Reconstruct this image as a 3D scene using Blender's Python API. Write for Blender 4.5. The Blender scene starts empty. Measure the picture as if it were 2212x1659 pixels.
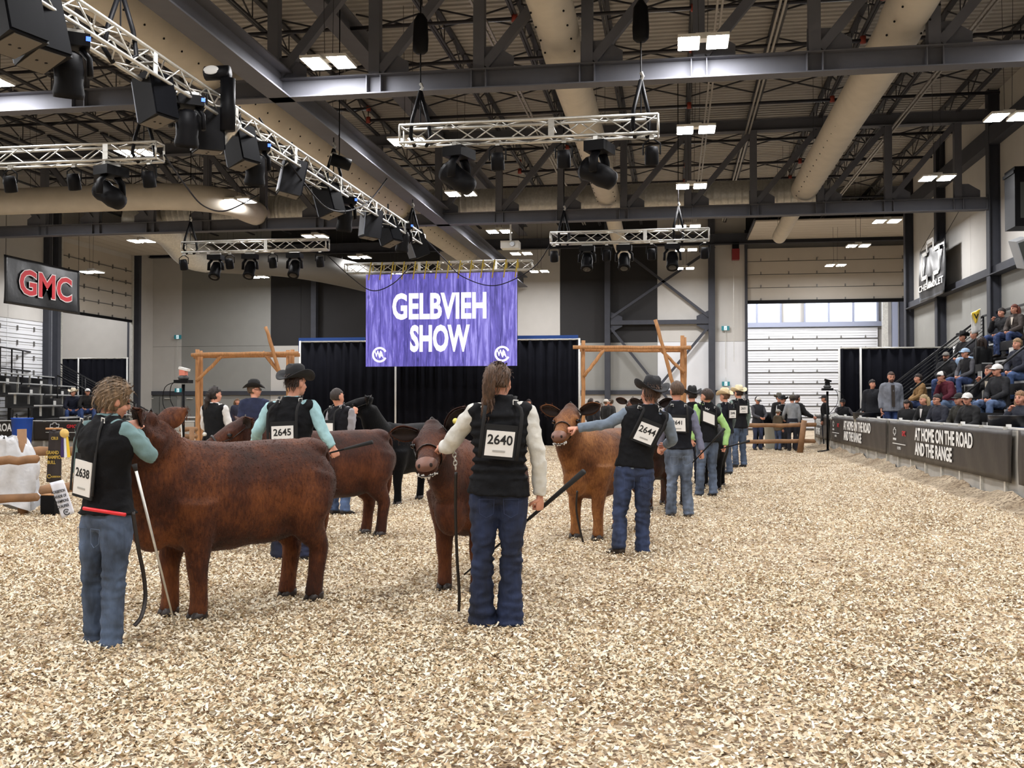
import bpy, bmesh, math, random
import numpy as np
from mathutils import Vector, Matrix, Euler
R = random.Random(7)
NR = np.random.default_rng(11)
sc = bpy.context.scene
COL = sc.collection
# ------------------------------------------------------------------ camera, light, exposure
F, CX, CY, CH = 2212.0, 1106.0, 829.5, 1.45
YAW = math.atan(349/F); PIT = math.atan((873-829.5)/F)
_c, _s, _cp, _sp = math.cos(YAW), math.sin(YAW), math.cos(PIT), math.sin(PIT)
FW = np.array((-_s*_cp, _c*_cp, _sp)); RT = np.array((_c, _s, 0.0)); UP = np.array((_s*_sp, -_c*_sp, _cp))
cam_d = bpy.data.cameras.new('camera'); cam = bpy.data.objects.new('camera', cam_d); COL.objects.link(cam)
cam_d.sensor_width = 36.0; cam_d.lens = 36.0*F/2212.0; cam_d.clip_end = 300
cam.location = (0, 0, CH); cam.rotation_euler = (math.pi/2+PIT, 0, YAW)
sc.camera = cam
wd = bpy.data.worlds.new('world'); sc.world = wd; wd.use_nodes = True
wd.node_tree.nodes['Background'].inputs[0].default_value = (.75, .82, 1, 1)
wd.node_tree.nodes['Background'].inputs[1].default_value = 0.25
sc.view_settings.view_transform = 'Standard'; sc.view_settings.look = 'None'
sc.view_settings.gamma = 1; sc.view_settings.use_curve_mapping = False
sc.view_settings.exposure = 0.0
LAMP_L = 185.0          # radiance of the hall's LED panels
sc.cycles.max_bounces = 5; sc.cycles.diffuse_bounces = 3; sc.cycles.glossy_bounces = 2
sc.cycles.caustics_reflective = False; sc.cycles.caustics_refractive = False; sc.cycles.use_adaptive_sampling = True; sc.cycles.adaptive_threshold = .03
sc.cycles.sample_clamp_indirect = 6
sc.cycles.use_denoising = True

def ray(x, y): return FW+(x-CX)/F*RT+(CY-y)/F*UP
O3 = np.array((0, 0, CH))
def P(x, y, D): return tuple(O3+ray(x, y)*D)
def G(x, y, z=0.0):
    d = ray(x, y); return tuple(O3+d*((z-CH)/d[2]))
def AY(x, y, Y):
    d = ray(x, y); return tuple(O3+d*(Y/d[1]))
def AX(x, y, X):
    d = ray(x, y); return tuple(O3+d*(X/d[0]))
def V(*a): return Vector(a if len(a) > 1 else a[0])

# ------------------------------------------------------------------ materials
MATS = {}
def srgb(c):
    return tuple(((v/255)/12.92 if v/255 <= .04045 else ((v/255+.055)/1.055)**2.4) for v in c)
def M(name, col, rough=.6, metal=0.0, var=0.0, vs=6.0, col2=None, bump=0.0, bs=60.0, stretch=None, sheen=0.0, emit=0.0, trans=0.0, alpha=1.0, spec=None):
    """A node material: base colour in 0-255 sRGB, noise-mixed with col2 (or a darker tone), noise bump."""
    if name in MATS: return MATS[name]
    m = bpy.data.materials.new(name); m.use_nodes = True; MATS[name] = m
    nt = m.node_tree; b = nt.nodes['Principled BSDF']; N = nt.nodes.new; L = nt.links.new
    c = srgb(col); b.inputs['Base Color'].default_value = (*c, 1)
    b.inputs['Roughness'].default_value = rough; b.inputs['Metallic'].default_value = metal
    if spec is not None: b.inputs['Specular IOR Level'].default_value = spec
    m.diffuse_color = (*c, 1)
    if sheen: b.inputs['Sheen Weight'].default_value = sheen; b.inputs['Sheen Roughness'].default_value = .5
    if emit:
        b.inputs['Emission Color'].default_value = (*c, 1); b.inputs['Emission Strength'].default_value = emit
    if trans: b.inputs['Transmission Weight'].default_value = trans
    if alpha < 1: b.inputs['Alpha'].default_value = alpha
    if var or bump:
        tc = N('ShaderNodeTexCoord'); src = tc.outputs['Object']
        if stretch:
            mp = N('ShaderNodeMapping'); mp.inputs['Scale'].default_value = stretch; L(src, mp.inputs[0]); src = mp.outputs[0]
    if var:
        n = N('ShaderNodeTexNoise'); n.inputs['Scale'].default_value = vs; n.inputs['Detail'].default_value = 5; L(src, n.inputs['Vector'])
        cr = N('ShaderNodeValToRGB'); L(n.outputs[0], cr.inputs[0])
        d = srgb(col2) if col2 else tuple(v*(1-var) for v in c)
        cr.color_ramp.elements[0].position = .32; cr.color_ramp.elements[1].position = .68
        cr.color_ramp.elements[0].color = (*d, 1); cr.color_ramp.elements[1].color = (*c, 1)
        L(cr.outputs[0], b.inputs['Base Color'])
    if bump:
        n2 = N('ShaderNodeTexNoise'); n2.inputs['Scale'].default_value = bs; n2.inputs['Detail'].default_value = 4; L(src, n2.inputs['Vector'])
        bp = N('ShaderNodeBump'); bp.inputs['Strength'].default_value = bump; bp.inputs['Distance'].default_value = .02
        L(n2.outputs[0], bp.inputs['Height']); L(bp.outputs[0], b.inputs['Normal'])
    return m

steel = M('dark_steel_paint', (60, 62, 70), .75, 0, .15, 3, bump=.05)
roof_steel = M('roof_steel_paint', (94, 95, 102), .8, 0, .1, 3)
steel2 = M('joist_steel_paint', (48, 48, 52), .6)
alu = M('brushed_aluminium', (205, 203, 196), .38, .75, .12, 20)
galv = M('galvanised_steel', (212, 210, 202), .35, .25, .2, 14)
blackm = M('black_plastic', (13, 13, 16), .55, 0, .2, 30, spec=.15)
blackg = M('black_gloss', (9, 9, 11), .22)
rubber = M('black_rubber', (25, 25, 26), .8)
canvas = M('beige_duct_fabric', (196, 188, 174), .85, 0, .10, 3, bump=.12, bs=14)
cream_wall = M('light_wall_panel', (198, 195, 190), .8, 0, .05, 2, bump=.04, bs=30)
grey_wall = M('grey_wall_panel', (148, 148, 144), .8, 0, .05, 2)
dark_wall = M('charcoal_wall_panel', (38, 37, 38), .8, 0, .1, 2)
white_panel = M('white_door_panel', (226, 228, 232), .6, 0, .04, 2)
cream_panel = M('cream_door_panel', (192, 184, 172), .6, 0, .04, 2)
log_wood = M('peeled_log_wood', (196, 142, 92), .7, 0, .35, 5, bump=.3, bs=20, stretch=(6, 6, .8))
rail_wood = M('treated_rail_wood', (150, 112, 78), .75, 0, .35, 5, bump=.3, bs=20)
drape = M('black_drape_cloth', (21, 22, 29), .95, 0, .25, 3, spec=.1)
white_pl = M('white_plastic', (225, 225, 222), .45)
white_pr = M('white_print', (235, 235, 232), .7)
black_pr = M('black_print', (24, 22, 22), .7)
red_pr = M('red_print', (196, 42, 52), .6)
vinyl = M('brown_black_vinyl', (44, 38, 33), .45, 0, .2, 2, bump=.25, bs=5)
vinyl_b = M('black_vinyl', (16, 16, 19), .32, 0, .2, 2, bump=.3, bs=5)
concrete = M('concrete', (178, 174, 166), .85, 0, .18, 3, bump=.1, bs=30)
blue_pl = M('blue_plastic', (22, 82, 190), .45)
chain_m = M('chrome_chain', (200, 198, 192), .3, .9)
skin_m = M('skin', (222, 160, 134), .55, 0, .08, 12)
redpipe = M('red_pipe_fitting', (150, 55, 40), .5)

# ------------------------------------------------------------------ mesh building
class MB:
    def __init__(s): s.v = []; s.f = []
    def add(s, vs, fs):
        o = len(s.v); s.v += [tuple(map(float, p)) for p in vs]; s.f += [tuple(i+o for i in f) for f in fs]; return s
    def box(s, c, d, rz=0.0, m=None):
        hx, hy, hz = d[0]/2, d[1]/2, d[2]/2; ca, sa = math.cos(rz), math.sin(rz); vs = []
        for x in (-hx, hx):
            for y in (-hy, hy):
                for z in (-hz, hz):
                    p = Vector((x*ca-y*sa, x*sa+y*ca, z)) if m is None else m @ Vector((x, y, z))
                    vs.append((c[0]+p[0], c[1]+p[1], c[2]+p[2]))
        return s.add(vs, [(0, 1, 3, 2), (4, 6, 7, 5), (0, 4, 5, 1), (2, 3, 7, 6), (0, 2, 6, 4), (1, 5, 7, 3)])
    def bar(s, a, b, w, h=None, up=(0, 0, 1)):
        """rectangular bar from a to b, w across, h along up"""
        h = h or w; a = Vector(a); b = Vector(b); t = (b-a).normalized(); u = Vector(up)
        if abs(t.dot(u)) > .98: u = Vector((0, 1, 0))
        x = t.cross(u).normalized(); z = x.cross(t).normalized(); vs = []
        for p in (a, b):
            for i, j in ((-1, -1), (1, -1), (1, 1), (-1, 1)): vs.append(p+x*(w/2*i)+z*(h/2*j))
        return s.add(vs, [(3, 2, 1, 0), (4, 5, 6, 7), (0, 1, 5, 4), (1, 2, 6, 5), (2, 3, 7, 6), (3, 0, 4, 7)])
    def loft(s, rings, cap=True):
        n = len(rings[0]); vs = [p for r in rings for p in r]; fs = []
        for k in range(len(rings)-1):
            for i in range(n):
                j = (i+1) % n; fs.append((k*n+i, k*n+j, (k+1)*n+j, (k+1)*n+i))
        if cap:
            fs.append(tuple(range(n-1, -1, -1))); fs.append(tuple((len(rings)-1)*n+i for i in range(n)))
        return s.add(vs, fs)
    def tube(s, pts, r, n=8, cap=True, ref=None):
        """round (or elliptical, r=(a,b)) tube along pts; r may be a list, one per point"""
        pts = [Vector(p) for p in pts]; rs = r if isinstance(r, list) else [r]*len(pts); rings = []
        u = Vector(ref) if ref else None
        for i, p in enumerate(pts):
            t = (pts[min(i+1, len(pts)-1)]-pts[max(i-1, 0)])
            t = t.normalized() if t.length > 1e-9 else Vector((0, 0, 1))
            if u is None: u = Vector((0, 0, 1)) if abs(t.z) < .9 else Vector((1, 0, 0))
            x = (u-t*u.dot(t))
            if x.length < 1e-4: x = t.orthogonal()
            x.normalize(); y = t.cross(x)
            if ref is None: u = x
            a, b = rs[i] if isinstance(rs[i], (tuple, list)) else (rs[i], rs[i])
            rings.append([p+x*(a*math.cos(2*math.pi*k/n))+y*(b*math.sin(2*math.pi*k/n)) for k in range(n)])
        return s.loft(rings, cap)
    def ell(s, c, r, nu=14, nv=9, m=None):
        c = Vector(c); vs = []; fs = []
        for j in range(nv+1):
            th = math.pi*j/nv
            for i in range(nu):
                ph = 2*math.pi*i/nu
                p = Vector((r[0]*math.sin(th)*math.cos(ph), r[1]*math.sin(th)*math.sin(ph), r[2]*math.cos(th)))
                vs.append(c+(m @ p if m is not None else p))
        for j in range(nv):
            for i in range(nu):
                k = (i+1) % nu; fs.append((j*nu+i, (j+1)*nu+i, (j+1)*nu+k, j*nu+k))
        return s.add(vs, fs)
    def prism(s, poly, o, x, y, d):
        """polygon poly (2d) in the plane o + x,y, extruded by vector d"""
        o = Vector(o); x = Vector(x); y = Vector(y); d = Vector(d); n = len(poly)
        a = [o+x*p[0]+y*p[1] for p in poly]; b = [p+d for p in a]
        return s.add(a+b, [tuple(range(n)), tuple(range(2*n-1, n-1, -1))]+[(i, (i+1) % n+0, (i+1) % n+n, i+n) for i in range(n)])
    def lathe(s, prof, c=(0, 0, 0), n=16):
        return s.loft([[(c[0]+r*math.cos(2*math.pi*k/n), c[1]+r*math.sin(2*math.pi*k/n), c[2]+z) for k in range(n)] for r, z in prof])
    def mesh(s, name, off=None):
        me = bpy.data.meshes.new(name)
        vs = s.v if off is None else [(p[0]-off[0], p[1]-off[1], p[2]-off[2]) for p in s.v]
        me.from_pydata(vs, [], s.f); me.update(); return me
    def build(s, name, mat, parent=None, smooth=False, world=False):
        off = tuple(parent.location) if (world and parent is not None) else None
        me = s.mesh(name, off)
        return obj(name, me, mat, parent, smooth)

def obj(name, me, mat, parent=None, smooth=False):
    o = bpy.data.objects.new(name, me); COL.objects.link(o); o.parent = parent
    if mat is not None and not me.materials: me.materials.append(mat)
    if smooth: me.polygons.foreach_set('use_smooth', [True]*len(me.polygons))
    return o
def tag(o, label=None, cat=None, group=None, kind=None):
    if label: o['label'] = label
    if cat: o['category'] = cat
    if group: o['group'] = group
    if kind: o['kind'] = kind
    return o
def thing(name, label, cat, loc=(0, 0, 0), rz=0.0, group=None, kind=None):
    o = bpy.data.objects.new(name, None); COL.objects.link(o); o.empty_display_size = .1
    o.location = loc; o.rotation_euler = (0, 0, rz); return tag(o, label, cat, group, kind)
def struct(name, loc=(0, 0, 0), label=None):
    o = bpy.data.objects.new(name, None); COL.objects.link(o); o.location = loc; o['kind'] = 'structure'
    if label: o['label'] = label
    return o
KIDS = {}
def copy_thing(root, loc, rz=None, label=None, group=None):
    """a copy of a thing with copies of its parts and sub-parts"""
    if root.name not in KIDS: KIDS[root.name] = [(c, list(c.children)) for c in root.children]
    r = root.copy(); COL.objects.link(r); r.location = loc
    if rz is not None: r.rotation_euler = (0, 0, rz)
    if label: r['label'] = label
    if group: r['group'] = group
    for c, gs in KIDS[root.name]:
        d = c.copy(); COL.objects.link(d); d.parent = r
        for g in gs:
            e = g.copy(); COL.objects.link(e); e.parent = d
    return r
def text(s, size, depth=.004, bold=0.0, wx=1.0, align='CENTER', space=1.0):
    c = bpy.data.curves.new('t', 'FONT'); c.body = s; c.size = size; c.extrude = depth/2; c.offset = bold*size
    c.align_x = align; c.align_y = 'CENTER'; c.space_character = space; c.resolution_u = 3
    o = bpy.data.objects.new('t', c); me = bpy.data.meshes.new_from_object(o)
    bpy.data.objects.remove(o); bpy.data.curves.remove(c)
    if wx != 1: me.transform(Matrix.Diagonal((wx, 1, 1, 1)))
    return me
def frame(o, x, y):
    """4x4 matrix with origin o, local x and y along the given vectors"""
    x = Vector(x).normalized(); y = (Vector(y)-x*x.dot(Vector(y))).normalized(); z = x.cross(y)
    return Matrix(((x.x, y.x, z.x, o[0]), (x.y, y.y, z.y, o[1]), (x.z, y.z, z.z, o[2]), (0, 0, 0, 1)))
def letter(name, s, size, o, x, y, mat, parent, depth=.004, bold=0.0, wx=1.0, align='CENTER', space=1.0, off=None):
    me = text(s, size, depth, bold, wx, align, space); me.transform(frame(o, x, y))
    if off is not None: me.transform(Matrix.Translation(-Vector(off)))
    me.materials.clear(); return obj(name, me, mat, parent)
def smooth_path(pts, k=4):
    """Catmull-Rom through pts"""
    pts = [Vector(p) for p in pts]; out = []
    for i in range(len(pts)-1):
        p0 = pts[max(i-1, 0)]; p1 = pts[i]; p2 = pts[i+1]; p3 = pts[min(i+2, len(pts)-1)]
        for j in range(k):
            t = j/k
            out.append(.5*((2*p1)+(p2-p0)*t+(2*p0-5*p1+4*p2-p3)*t*t+(3*p1-p0-3*p2+p3)*t**3))
    return out+[pts[-1]]
JOBS = []   # (object, voxel, smooth iterations, extra MB joined after the surface is closed)
def skin(mb, name, mat, parent, voxel, it=6, extra=None):
    o = mb.build(name, mat, parent); JOBS.append((o, voxel, it, extra)); return o
WRINKLE = {'jeans': .015, 'trousers': .010, 'shirt': .009, 'vest': .008, 'jacket': .010, 'hoodie': .010, 'suit_jacket': .006}
def wrinkle(me, name, vx):
    """cloth folds: ridged displacement along the normals, bunched at hems"""
    n = len(me.vertices); co = np.empty(n*3); me.vertices.foreach_get('co', co); co = co.reshape(-1, 3); no = np.empty(n*3); me.vertices.foreach_get('normal', no); no = no.reshape(-1, 3)
    kind = name.split('.')[0]; a = WRINKLE[kind]; sd = sum(map(ord, name)) % 97; c2 = co*np.array((.75, .75, 1.5)) if kind in ('jeans', 'trousers') else co*np.array((1.0, .8, 1.15))
    c2 = c2+.03*np.stack([vnoise(co, 9, sd+5), vnoise(co, 9, sd+6), vnoise(co, 9, sd+7)], 1)
    rg = 1-np.abs(vnoise(c2, 26, sd))*2.2; d = a*(.55*np.clip(rg, -1, 1)+.25*vnoise(c2, 55, sd+1)*(vx < .012))
    if kind in ('jeans', 'trousers'):
        z = co[:, 2]; z0 = z.min(); h = z.max()-z0; w = np.exp(-((z-z0)/(.13*h))**2); kn = np.exp(-((z-z0-.42*h)/(.09*h))**2)
        d = d*(.8+.5*kn)+.006*w*np.sin((z-z0)*95+3*vnoise(co, 8, sd+2)+4*co[:, 0])*(z-z0 > .02)+.004*kn*np.sin(z*120+5*co[:, 0]+2*vnoise(co, 10, sd+3))
    me.vertices.foreach_set('co', (co+no*d[:, None]).ravel())
def run_jobs():
    for o, vx, it, ex in JOBS:
        m = o.modifiers.new('r', 'REMESH'); m.mode = 'VOXEL'; m.voxel_size = vx; m.use_smooth_shade = True
        m = o.modifiers.new('s', 'SMOOTH'); m.factor = .5; m.iterations = it
    dg = bpy.context.evaluated_depsgraph_get()
    new = [bpy.data.meshes.new_from_object(o.evaluated_get(dg), depsgraph=dg) for o, *_ in JOBS]
    for (o, vx, it, ex), me in zip(JOBS, new):
        mats = list(o.data.materials); o.modifiers.clear(); nm = o.name
        if ex is not None:
            bm = bmesh.new(); bm.from_mesh(me); e = ex.mesh('x'); bm.from_mesh(e); bm.to_mesh(me); bm.free()
        if o.name.split('.')[0] in WRINKLE and vx < .02: wrinkle(me, o.name, vx)
        o.data = me; me.materials.clear()
        for m in mats: me.materials.append(m)
        me.polygons.foreach_set('use_smooth', [True]*len(me.polygons)); me.update()
    JOBS.clear()
def vnoise(co, f, seed=0):
    """cheap smooth pseudo noise on points (n,3), about -1..1"""
    r = np.random.default_rng(seed); a = 0
    for k in range(5):
        d = r.normal(size=3); d /= np.linalg.norm(d); a = a+np.sin(co @ d*f*(1+.45*k)+r.uniform(0, 6.3))/(1+.3*k)
    return a/2.6
# ------------------------------------------------------------------ the hall: floor, roof, walls
XL, XR, YF, ZC = -26.4, 9.3, 49.0, 10.55
def floor_material():
    m = bpy.data.materials.new('wood_shavings_bed'); m.use_nodes = True; nt = m.node_tree; N = nt.nodes.new; L = nt.links.new
    b = nt.nodes['Principled BSDF']; b.inputs['Roughness'].default_value = .9
    tc = N('ShaderNodeTexCoord'); mp = N('ShaderNodeMapping'); mp.inputs['Scale'].default_value = (1, 1.5, 1); L(tc.outputs['Object'], mp.inputs[0])
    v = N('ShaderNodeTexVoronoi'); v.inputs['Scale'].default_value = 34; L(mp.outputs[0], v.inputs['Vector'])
    r1 = N('ShaderNodeValToRGB'); e = r1.color_ramp.elements; e[0].color = (*srgb((96, 74, 54)), 1); e[1].color = (*srgb((214, 196, 168)), 1); e[1].position = .6  # brown bed, its colour darkened to stand in for shade between the chips
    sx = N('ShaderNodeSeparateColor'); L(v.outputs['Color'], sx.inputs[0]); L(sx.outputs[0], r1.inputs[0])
    n = N('ShaderNodeTexNoise'); n.inputs['Scale'].default_value = 1.1; n.inputs['Detail'].default_value = 6; L(tc.outputs['Object'], n.inputs['Vector'])
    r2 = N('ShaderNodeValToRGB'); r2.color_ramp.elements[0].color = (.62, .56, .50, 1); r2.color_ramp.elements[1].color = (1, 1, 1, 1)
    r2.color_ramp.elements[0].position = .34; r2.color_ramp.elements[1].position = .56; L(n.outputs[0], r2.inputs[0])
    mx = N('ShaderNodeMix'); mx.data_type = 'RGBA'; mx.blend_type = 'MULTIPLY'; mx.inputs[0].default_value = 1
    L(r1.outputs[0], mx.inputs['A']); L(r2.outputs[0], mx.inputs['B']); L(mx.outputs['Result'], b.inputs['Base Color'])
    bp = N('ShaderNodeBump'); bp.inputs['Strength'].default_value = .8; bp.inputs['Distance'].default_value = .015
    L(sx.outputs[1], bp.inputs['Height']); L(bp.outputs[0], b.inputs['Normal'])
    return m
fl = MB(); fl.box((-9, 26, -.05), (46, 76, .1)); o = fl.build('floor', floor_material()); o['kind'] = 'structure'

def shavings():
    # chip material: one tone per chip
    m = bpy.data.materials.new('wood_shaving'); m.use_nodes = True; nt = m.node_tree; N = nt.nodes.new; L = nt.links.new
    b = nt.nodes['Principled BSDF']; b.inputs['Roughness'].default_value = .75
    oi = N('ShaderNodeObjectInfo'); r = N('ShaderNodeValToRGB'); L(oi.outputs['Random'], r.inputs[0]); e = r.color_ramp.elements
    e[0].color = (*srgb((118, 92, 66)), 1); e[1].color = (*srgb((244, 237, 220)), 1)
    for p, c in ((.12, (176, 148, 112)), (.35, (208, 188, 154)), (.7, (230, 218, 192))):
        q = e.new(p); q.color = (*srgb(c), 1)
    L(r.outputs[0], b.inputs['Base Color'])
    # bed under the chips: denser near the viewer's end of the ring, gently uneven
    rows = list(np.linspace(1690, 1100, 60))+list(np.linspace(1094, 966, 40))
    vs, fs, dn = [], [], []; nc = 110
    for y in rows:
        for i in range(nc+1):
            p = G(-60+i*(2340/nc), y); p = (max(-24, min(p[0], 4.75)), p[1], .004+.012*math.sin(p[0]*5+p[1]*3)*math.sin(p[1]*4.3-p[0]*2)); vs.append(p)
            q = np.array([p]); nz = float(vnoise(q, 1.6, 3)[0]*.6+vnoise(q, 5.5, 4)[0]*.4+vnoise(q, 14, 6)[0]*.35); dn.append(max(300., 4600*(.72+.45*nz))*min(1, (6.2/p[1])**1.65))
    for r_ in range(len(rows)-1):
        for i in range(nc): fs.append((r_*(nc+1)+i, r_*(nc+1)+i+1, (r_+1)*(nc+1)+i+1, (r_+1)*(nc+1)+i))
    me = bpy.data.meshes.new('wood_shavings'); me.from_pydata(vs, [], fs)
    at = me.attributes.new('dens', 'FLOAT', 'POINT'); at.data.foreach_set('value', dn); me.materials.append(m)
    o = bpy.data.objects.new('wood_shavings', me); COL.objects.link(o); o['kind'] = 'stuff'
    o['label'] = 'pale curled wood shavings covering the show ring floor'; o['category'] = 'shavings'
    g = bpy.data.node_groups.new('scatter', 'GeometryNodeTree'); g.interface.new_socket('Geometry', in_out='INPUT', socket_type='NodeSocketGeometry')
    g.interface.new_socket('Geometry', in_out='OUTPUT', socket_type='NodeSocketGeometry'); N = g.nodes.new; L = g.links.new
    gi = N('NodeGroupInput'); go = N('NodeGroupOutput')
    d = N('GeometryNodeDistributePointsOnFaces'); na = N('GeometryNodeInputNamedAttribute'); na.inputs['Name'].default_value = 'dens'
    L(gi.outputs[0], d.inputs['Mesh']); L(na.outputs['Attribute'], d.inputs['Density']); d.inputs['Seed'].default_value = 3
    jn = N('GeometryNodeJoinGeometry')
    for sx, sy, k, tw in ((.034, .013, 14, 0), (.026, .016, 26, 8), (.046, .008, 9, 10), (.020, .012, 34, -8)):
        gr = N('GeometryNodeMeshGrid'); gr.inputs['Size X'].default_value = sx; gr.inputs['Size Y'].default_value = sy
        gr.inputs['Vertices X'].default_value = 4; gr.inputs['Vertices Y'].default_value = 2
        sp = N('GeometryNodeSetPosition'); ps = N('GeometryNodeInputPosition'); se = N('ShaderNodeSeparateXYZ'); L(ps.outputs[0], se.inputs[0])
        m1 = N('ShaderNodeMath'); m1.operation = 'MULTIPLY'; L(se.outputs[0], m1.inputs[0]); L(se.outputs[0], m1.inputs[1])
        m2 = N('ShaderNodeMath'); m2.operation = 'MULTIPLY'; L(m1.outputs[0], m2.inputs[0]); m2.inputs[1].default_value = k
        m3 = N('ShaderNodeMath'); m3.operation = 'MULTIPLY'; L(se.outputs[0], m3.inputs[0]); L(se.outputs[1], m3.inputs[1])
        m4 = N('ShaderNodeMath'); m4.operation = 'MULTIPLY_ADD'; L(m3.outputs[0], m4.inputs[0]); m4.inputs[1].default_value = tw*2; L(m2.outputs[0], m4.inputs[2])
        cx = N('ShaderNodeCombineXYZ'); L(m4.outputs[0], cx.inputs[2]); L(gr.outputs['Mesh'], sp.inputs['Geometry']); L(cx.outputs[0], sp.inputs['Offset'])
        sm = N('GeometryNodeSetMaterial'); sm.inputs['Material'].default_value = m; L(sp.outputs[0], sm.inputs[0])
        gt = N('GeometryNodeGeometryToInstance'); L(sm.outputs[0], gt.inputs[0]); L(gt.outputs[0], jn.inputs[0])
    io = N('GeometryNodeInstanceOnPoints'); L(d.outputs['Points'], io.inputs['Points']); L(jn.outputs[0], io.inputs['Instance']); io.inputs['Pick Instance'].default_value = True
    rv = N('FunctionNodeRandomValue'); rv.data_type = 'FLOAT_VECTOR'; rv.inputs[0].default_value = (-.55, -.55, 0); rv.inputs[1].default_value = (.55, .55, 6.28)
    L(rv.outputs[0], io.inputs['Rotation'])
    rs = N('FunctionNodeRandomValue'); rs.data_type = 'FLOAT'; rs.inputs[2].default_value = .55; rs.inputs[3].default_value = 1.35; L(rs.outputs[1], io.inputs['Scale'])
    ti = N('GeometryNodeTranslateInstances'); rz = N('FunctionNodeRandomValue'); rz.data_type = 'FLOAT_VECTOR'; rz.inputs[0].default_value = (0, 0, 0); rz.inputs[1].default_value = (0, 0, .02)
    rz.inputs['Seed'].default_value = 5; L(rz.outputs[0], ti.inputs['Translation']); L(io.outputs[0], ti.inputs[0]); ti.inputs['Local Space'].default_value = False
    L(ti.outputs[0], go.inputs[0])
    md = o.modifiers.new('scatter', 'NODES'); md.node_group = g
shavings()

# ribbed roof deck
deck = M('roof_deck_paint', (168, 164, 158), .6, 0, .08, 1.5)
vs, fs = [], []
y = -9.0; prof = []
while y < 60:
    prof += [(y, 0), (y+.12, 0), (y+.15, .07), (y+.22, .07)]; y += .25
for yy, zz in prof: vs += [(-34, yy, ZC+zz), (14, yy, ZC+zz)]
for i in range(len(prof)-1): fs.append((2*i, 2*i+1, 2*i+3, 2*i+2))
me = bpy.data.meshes.new('ceiling'); me.from_pydata(vs, [], fs); o = obj('ceiling', me, deck); o['kind'] = 'structure'

def wbeam(mb, a, b, dep, wid, tf=.022, tw=.02):
    """I-beam between a and b (its bottom flange's underside at a.z, b.z)"""
    a = Vector(a); b = Vector(b)
    mb.bar(a+V(0, 0, tf/2), b+V(0, 0, tf/2), wid, tf); mb.bar(a+V(0, 0, dep-tf/2), b+V(0, 0, dep-tf/2), wid, tf)
    mb.bar(a+V(0, 0, dep/2), b+V(0, 0, dep/2), tw, dep-2*tf); return mb
PX = [.45+1.93*k for k in range(-14, 6)]     # panel points of the roof trusses
def roof_truss(Y, label):
    t = struct('roof_truss', (0, Y, 7.06)); t['label'] = label
    mb = wbeam(MB(), (-27.0, 0, 0), (8.95, 0, 0), .36, .3); mb.build('bottom_chord', roof_steel, t)
    mb = wbeam(MB(), (-27.0, 0, 2.55), (8.95, 0, 2.55), .36, .3); mb.build('top_chord', roof_steel, t)
    ve = wbeam(MB(), (0, -.1, 0), (0, .1, 0), .1, .1).mesh('v')
    vme = MB().box((0, 0, 1.455), (.2, .2, 2.19)).mesh('vertical'); gme = MB().prism([(-.12, 0), (.62, 0), (.62, .22), (.3, .42), (-.12, .42)], (0, -.012, .36), (1, 0, 0), (0, 0, 1), (0, .024, 0)).mesh('gusset_plate')
    sme = MB().box((0, 0, .18), (.018, .28, .31)).mesh('stiffener'); g2 = gme.copy(); g2.transform(Matrix.Diagonal((-1, 1, 1, 1)))
    dme = MB().bar((.1, 0, .42), (1.83, 0, 2.5), .16, .16).mesh('diagonal'); d2 = dme.copy(); d2.transform(Matrix.Diagonal((-1, 1, 1, 1)))
    for m_ in (vme, gme, g2, sme, dme, d2): m_.materials.append(roof_steel)
    for x in PX:
        if x > 8.6: continue
        obj('vertical', vme, None, t).location = (x, 0, 0)
        right = x > -7.6
        if x < 8.0: obj('diagonal', dme if right else d2, None, t).location = (x, 0, 0)
        obj('gusset_plate', gme if right else g2, None, t).location = (x, 0, 0)
        for dx in (-.13, .13): obj('stiffener', sme, None, t).location = (x+dx, 0, 0)
    return t
roof_truss(17.9, 'dark steel roof truss nearest the camera'); roof_truss(31.3, 'dark steel roof truss in front of the stage screen')
# longitudinal girders (bottom and top) between the trusses
for z, d, nm in ((7.06, .5, 'dark steel girder running lengthwise beside the fabric duct'), (9.55, .45, 'upper dark steel girder running lengthwise under the deck')):
    mb = wbeam(MB(), (-7.12, 4, z), (-7.12, 48.6, z), d, .42, .03); o = mb.build('roof_girder_beam', roof_steel); o['kind'] = 'structure'; o['label'] = nm
# open-web joists
def joist(Y0, Y1):
    t = struct('bar_joist', (0, Y0, 9.95)); n = int((Y1-Y0)/1.05); L = Y1-Y0
    mb = MB(); mb.bar((-.035, 0, 0), (-.035, L, 0), .05, .05); mb.bar((.035, 0, 0), (.035, L, 0), .05, .05); mb.build('bottom_chord', steel2, t)
    mb = MB(); mb.bar((0, 0, .55), (0, L, .55), .13, .06); mb.build('top_chord', steel2, t)
    mb = MB(); pts = []
    for i in range(n+1): pts.append((0, L*i/n, .02 if i % 2 else .53))
    for i in range(n):
        mb.bar(pts[i], pts[i+1], .028)
        if i % 2: mb.bar(pts[i], (0, pts[i][1], .53), .022)
    mb.build('web_rod', steel2, t); return t
jx = [x for x in PX if -24.9 < x < 8.9 and abs(x+7.12) > .4]
j1 = joist(18.1, 31.2); j2 = joist(31.5, 48.6)
for x in jx:
    for j in (j1, j2):
        if x == jx[0]: j.location.x = x
        else: copy_thing(j, (x, j.location.y, j.location.z))
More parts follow.
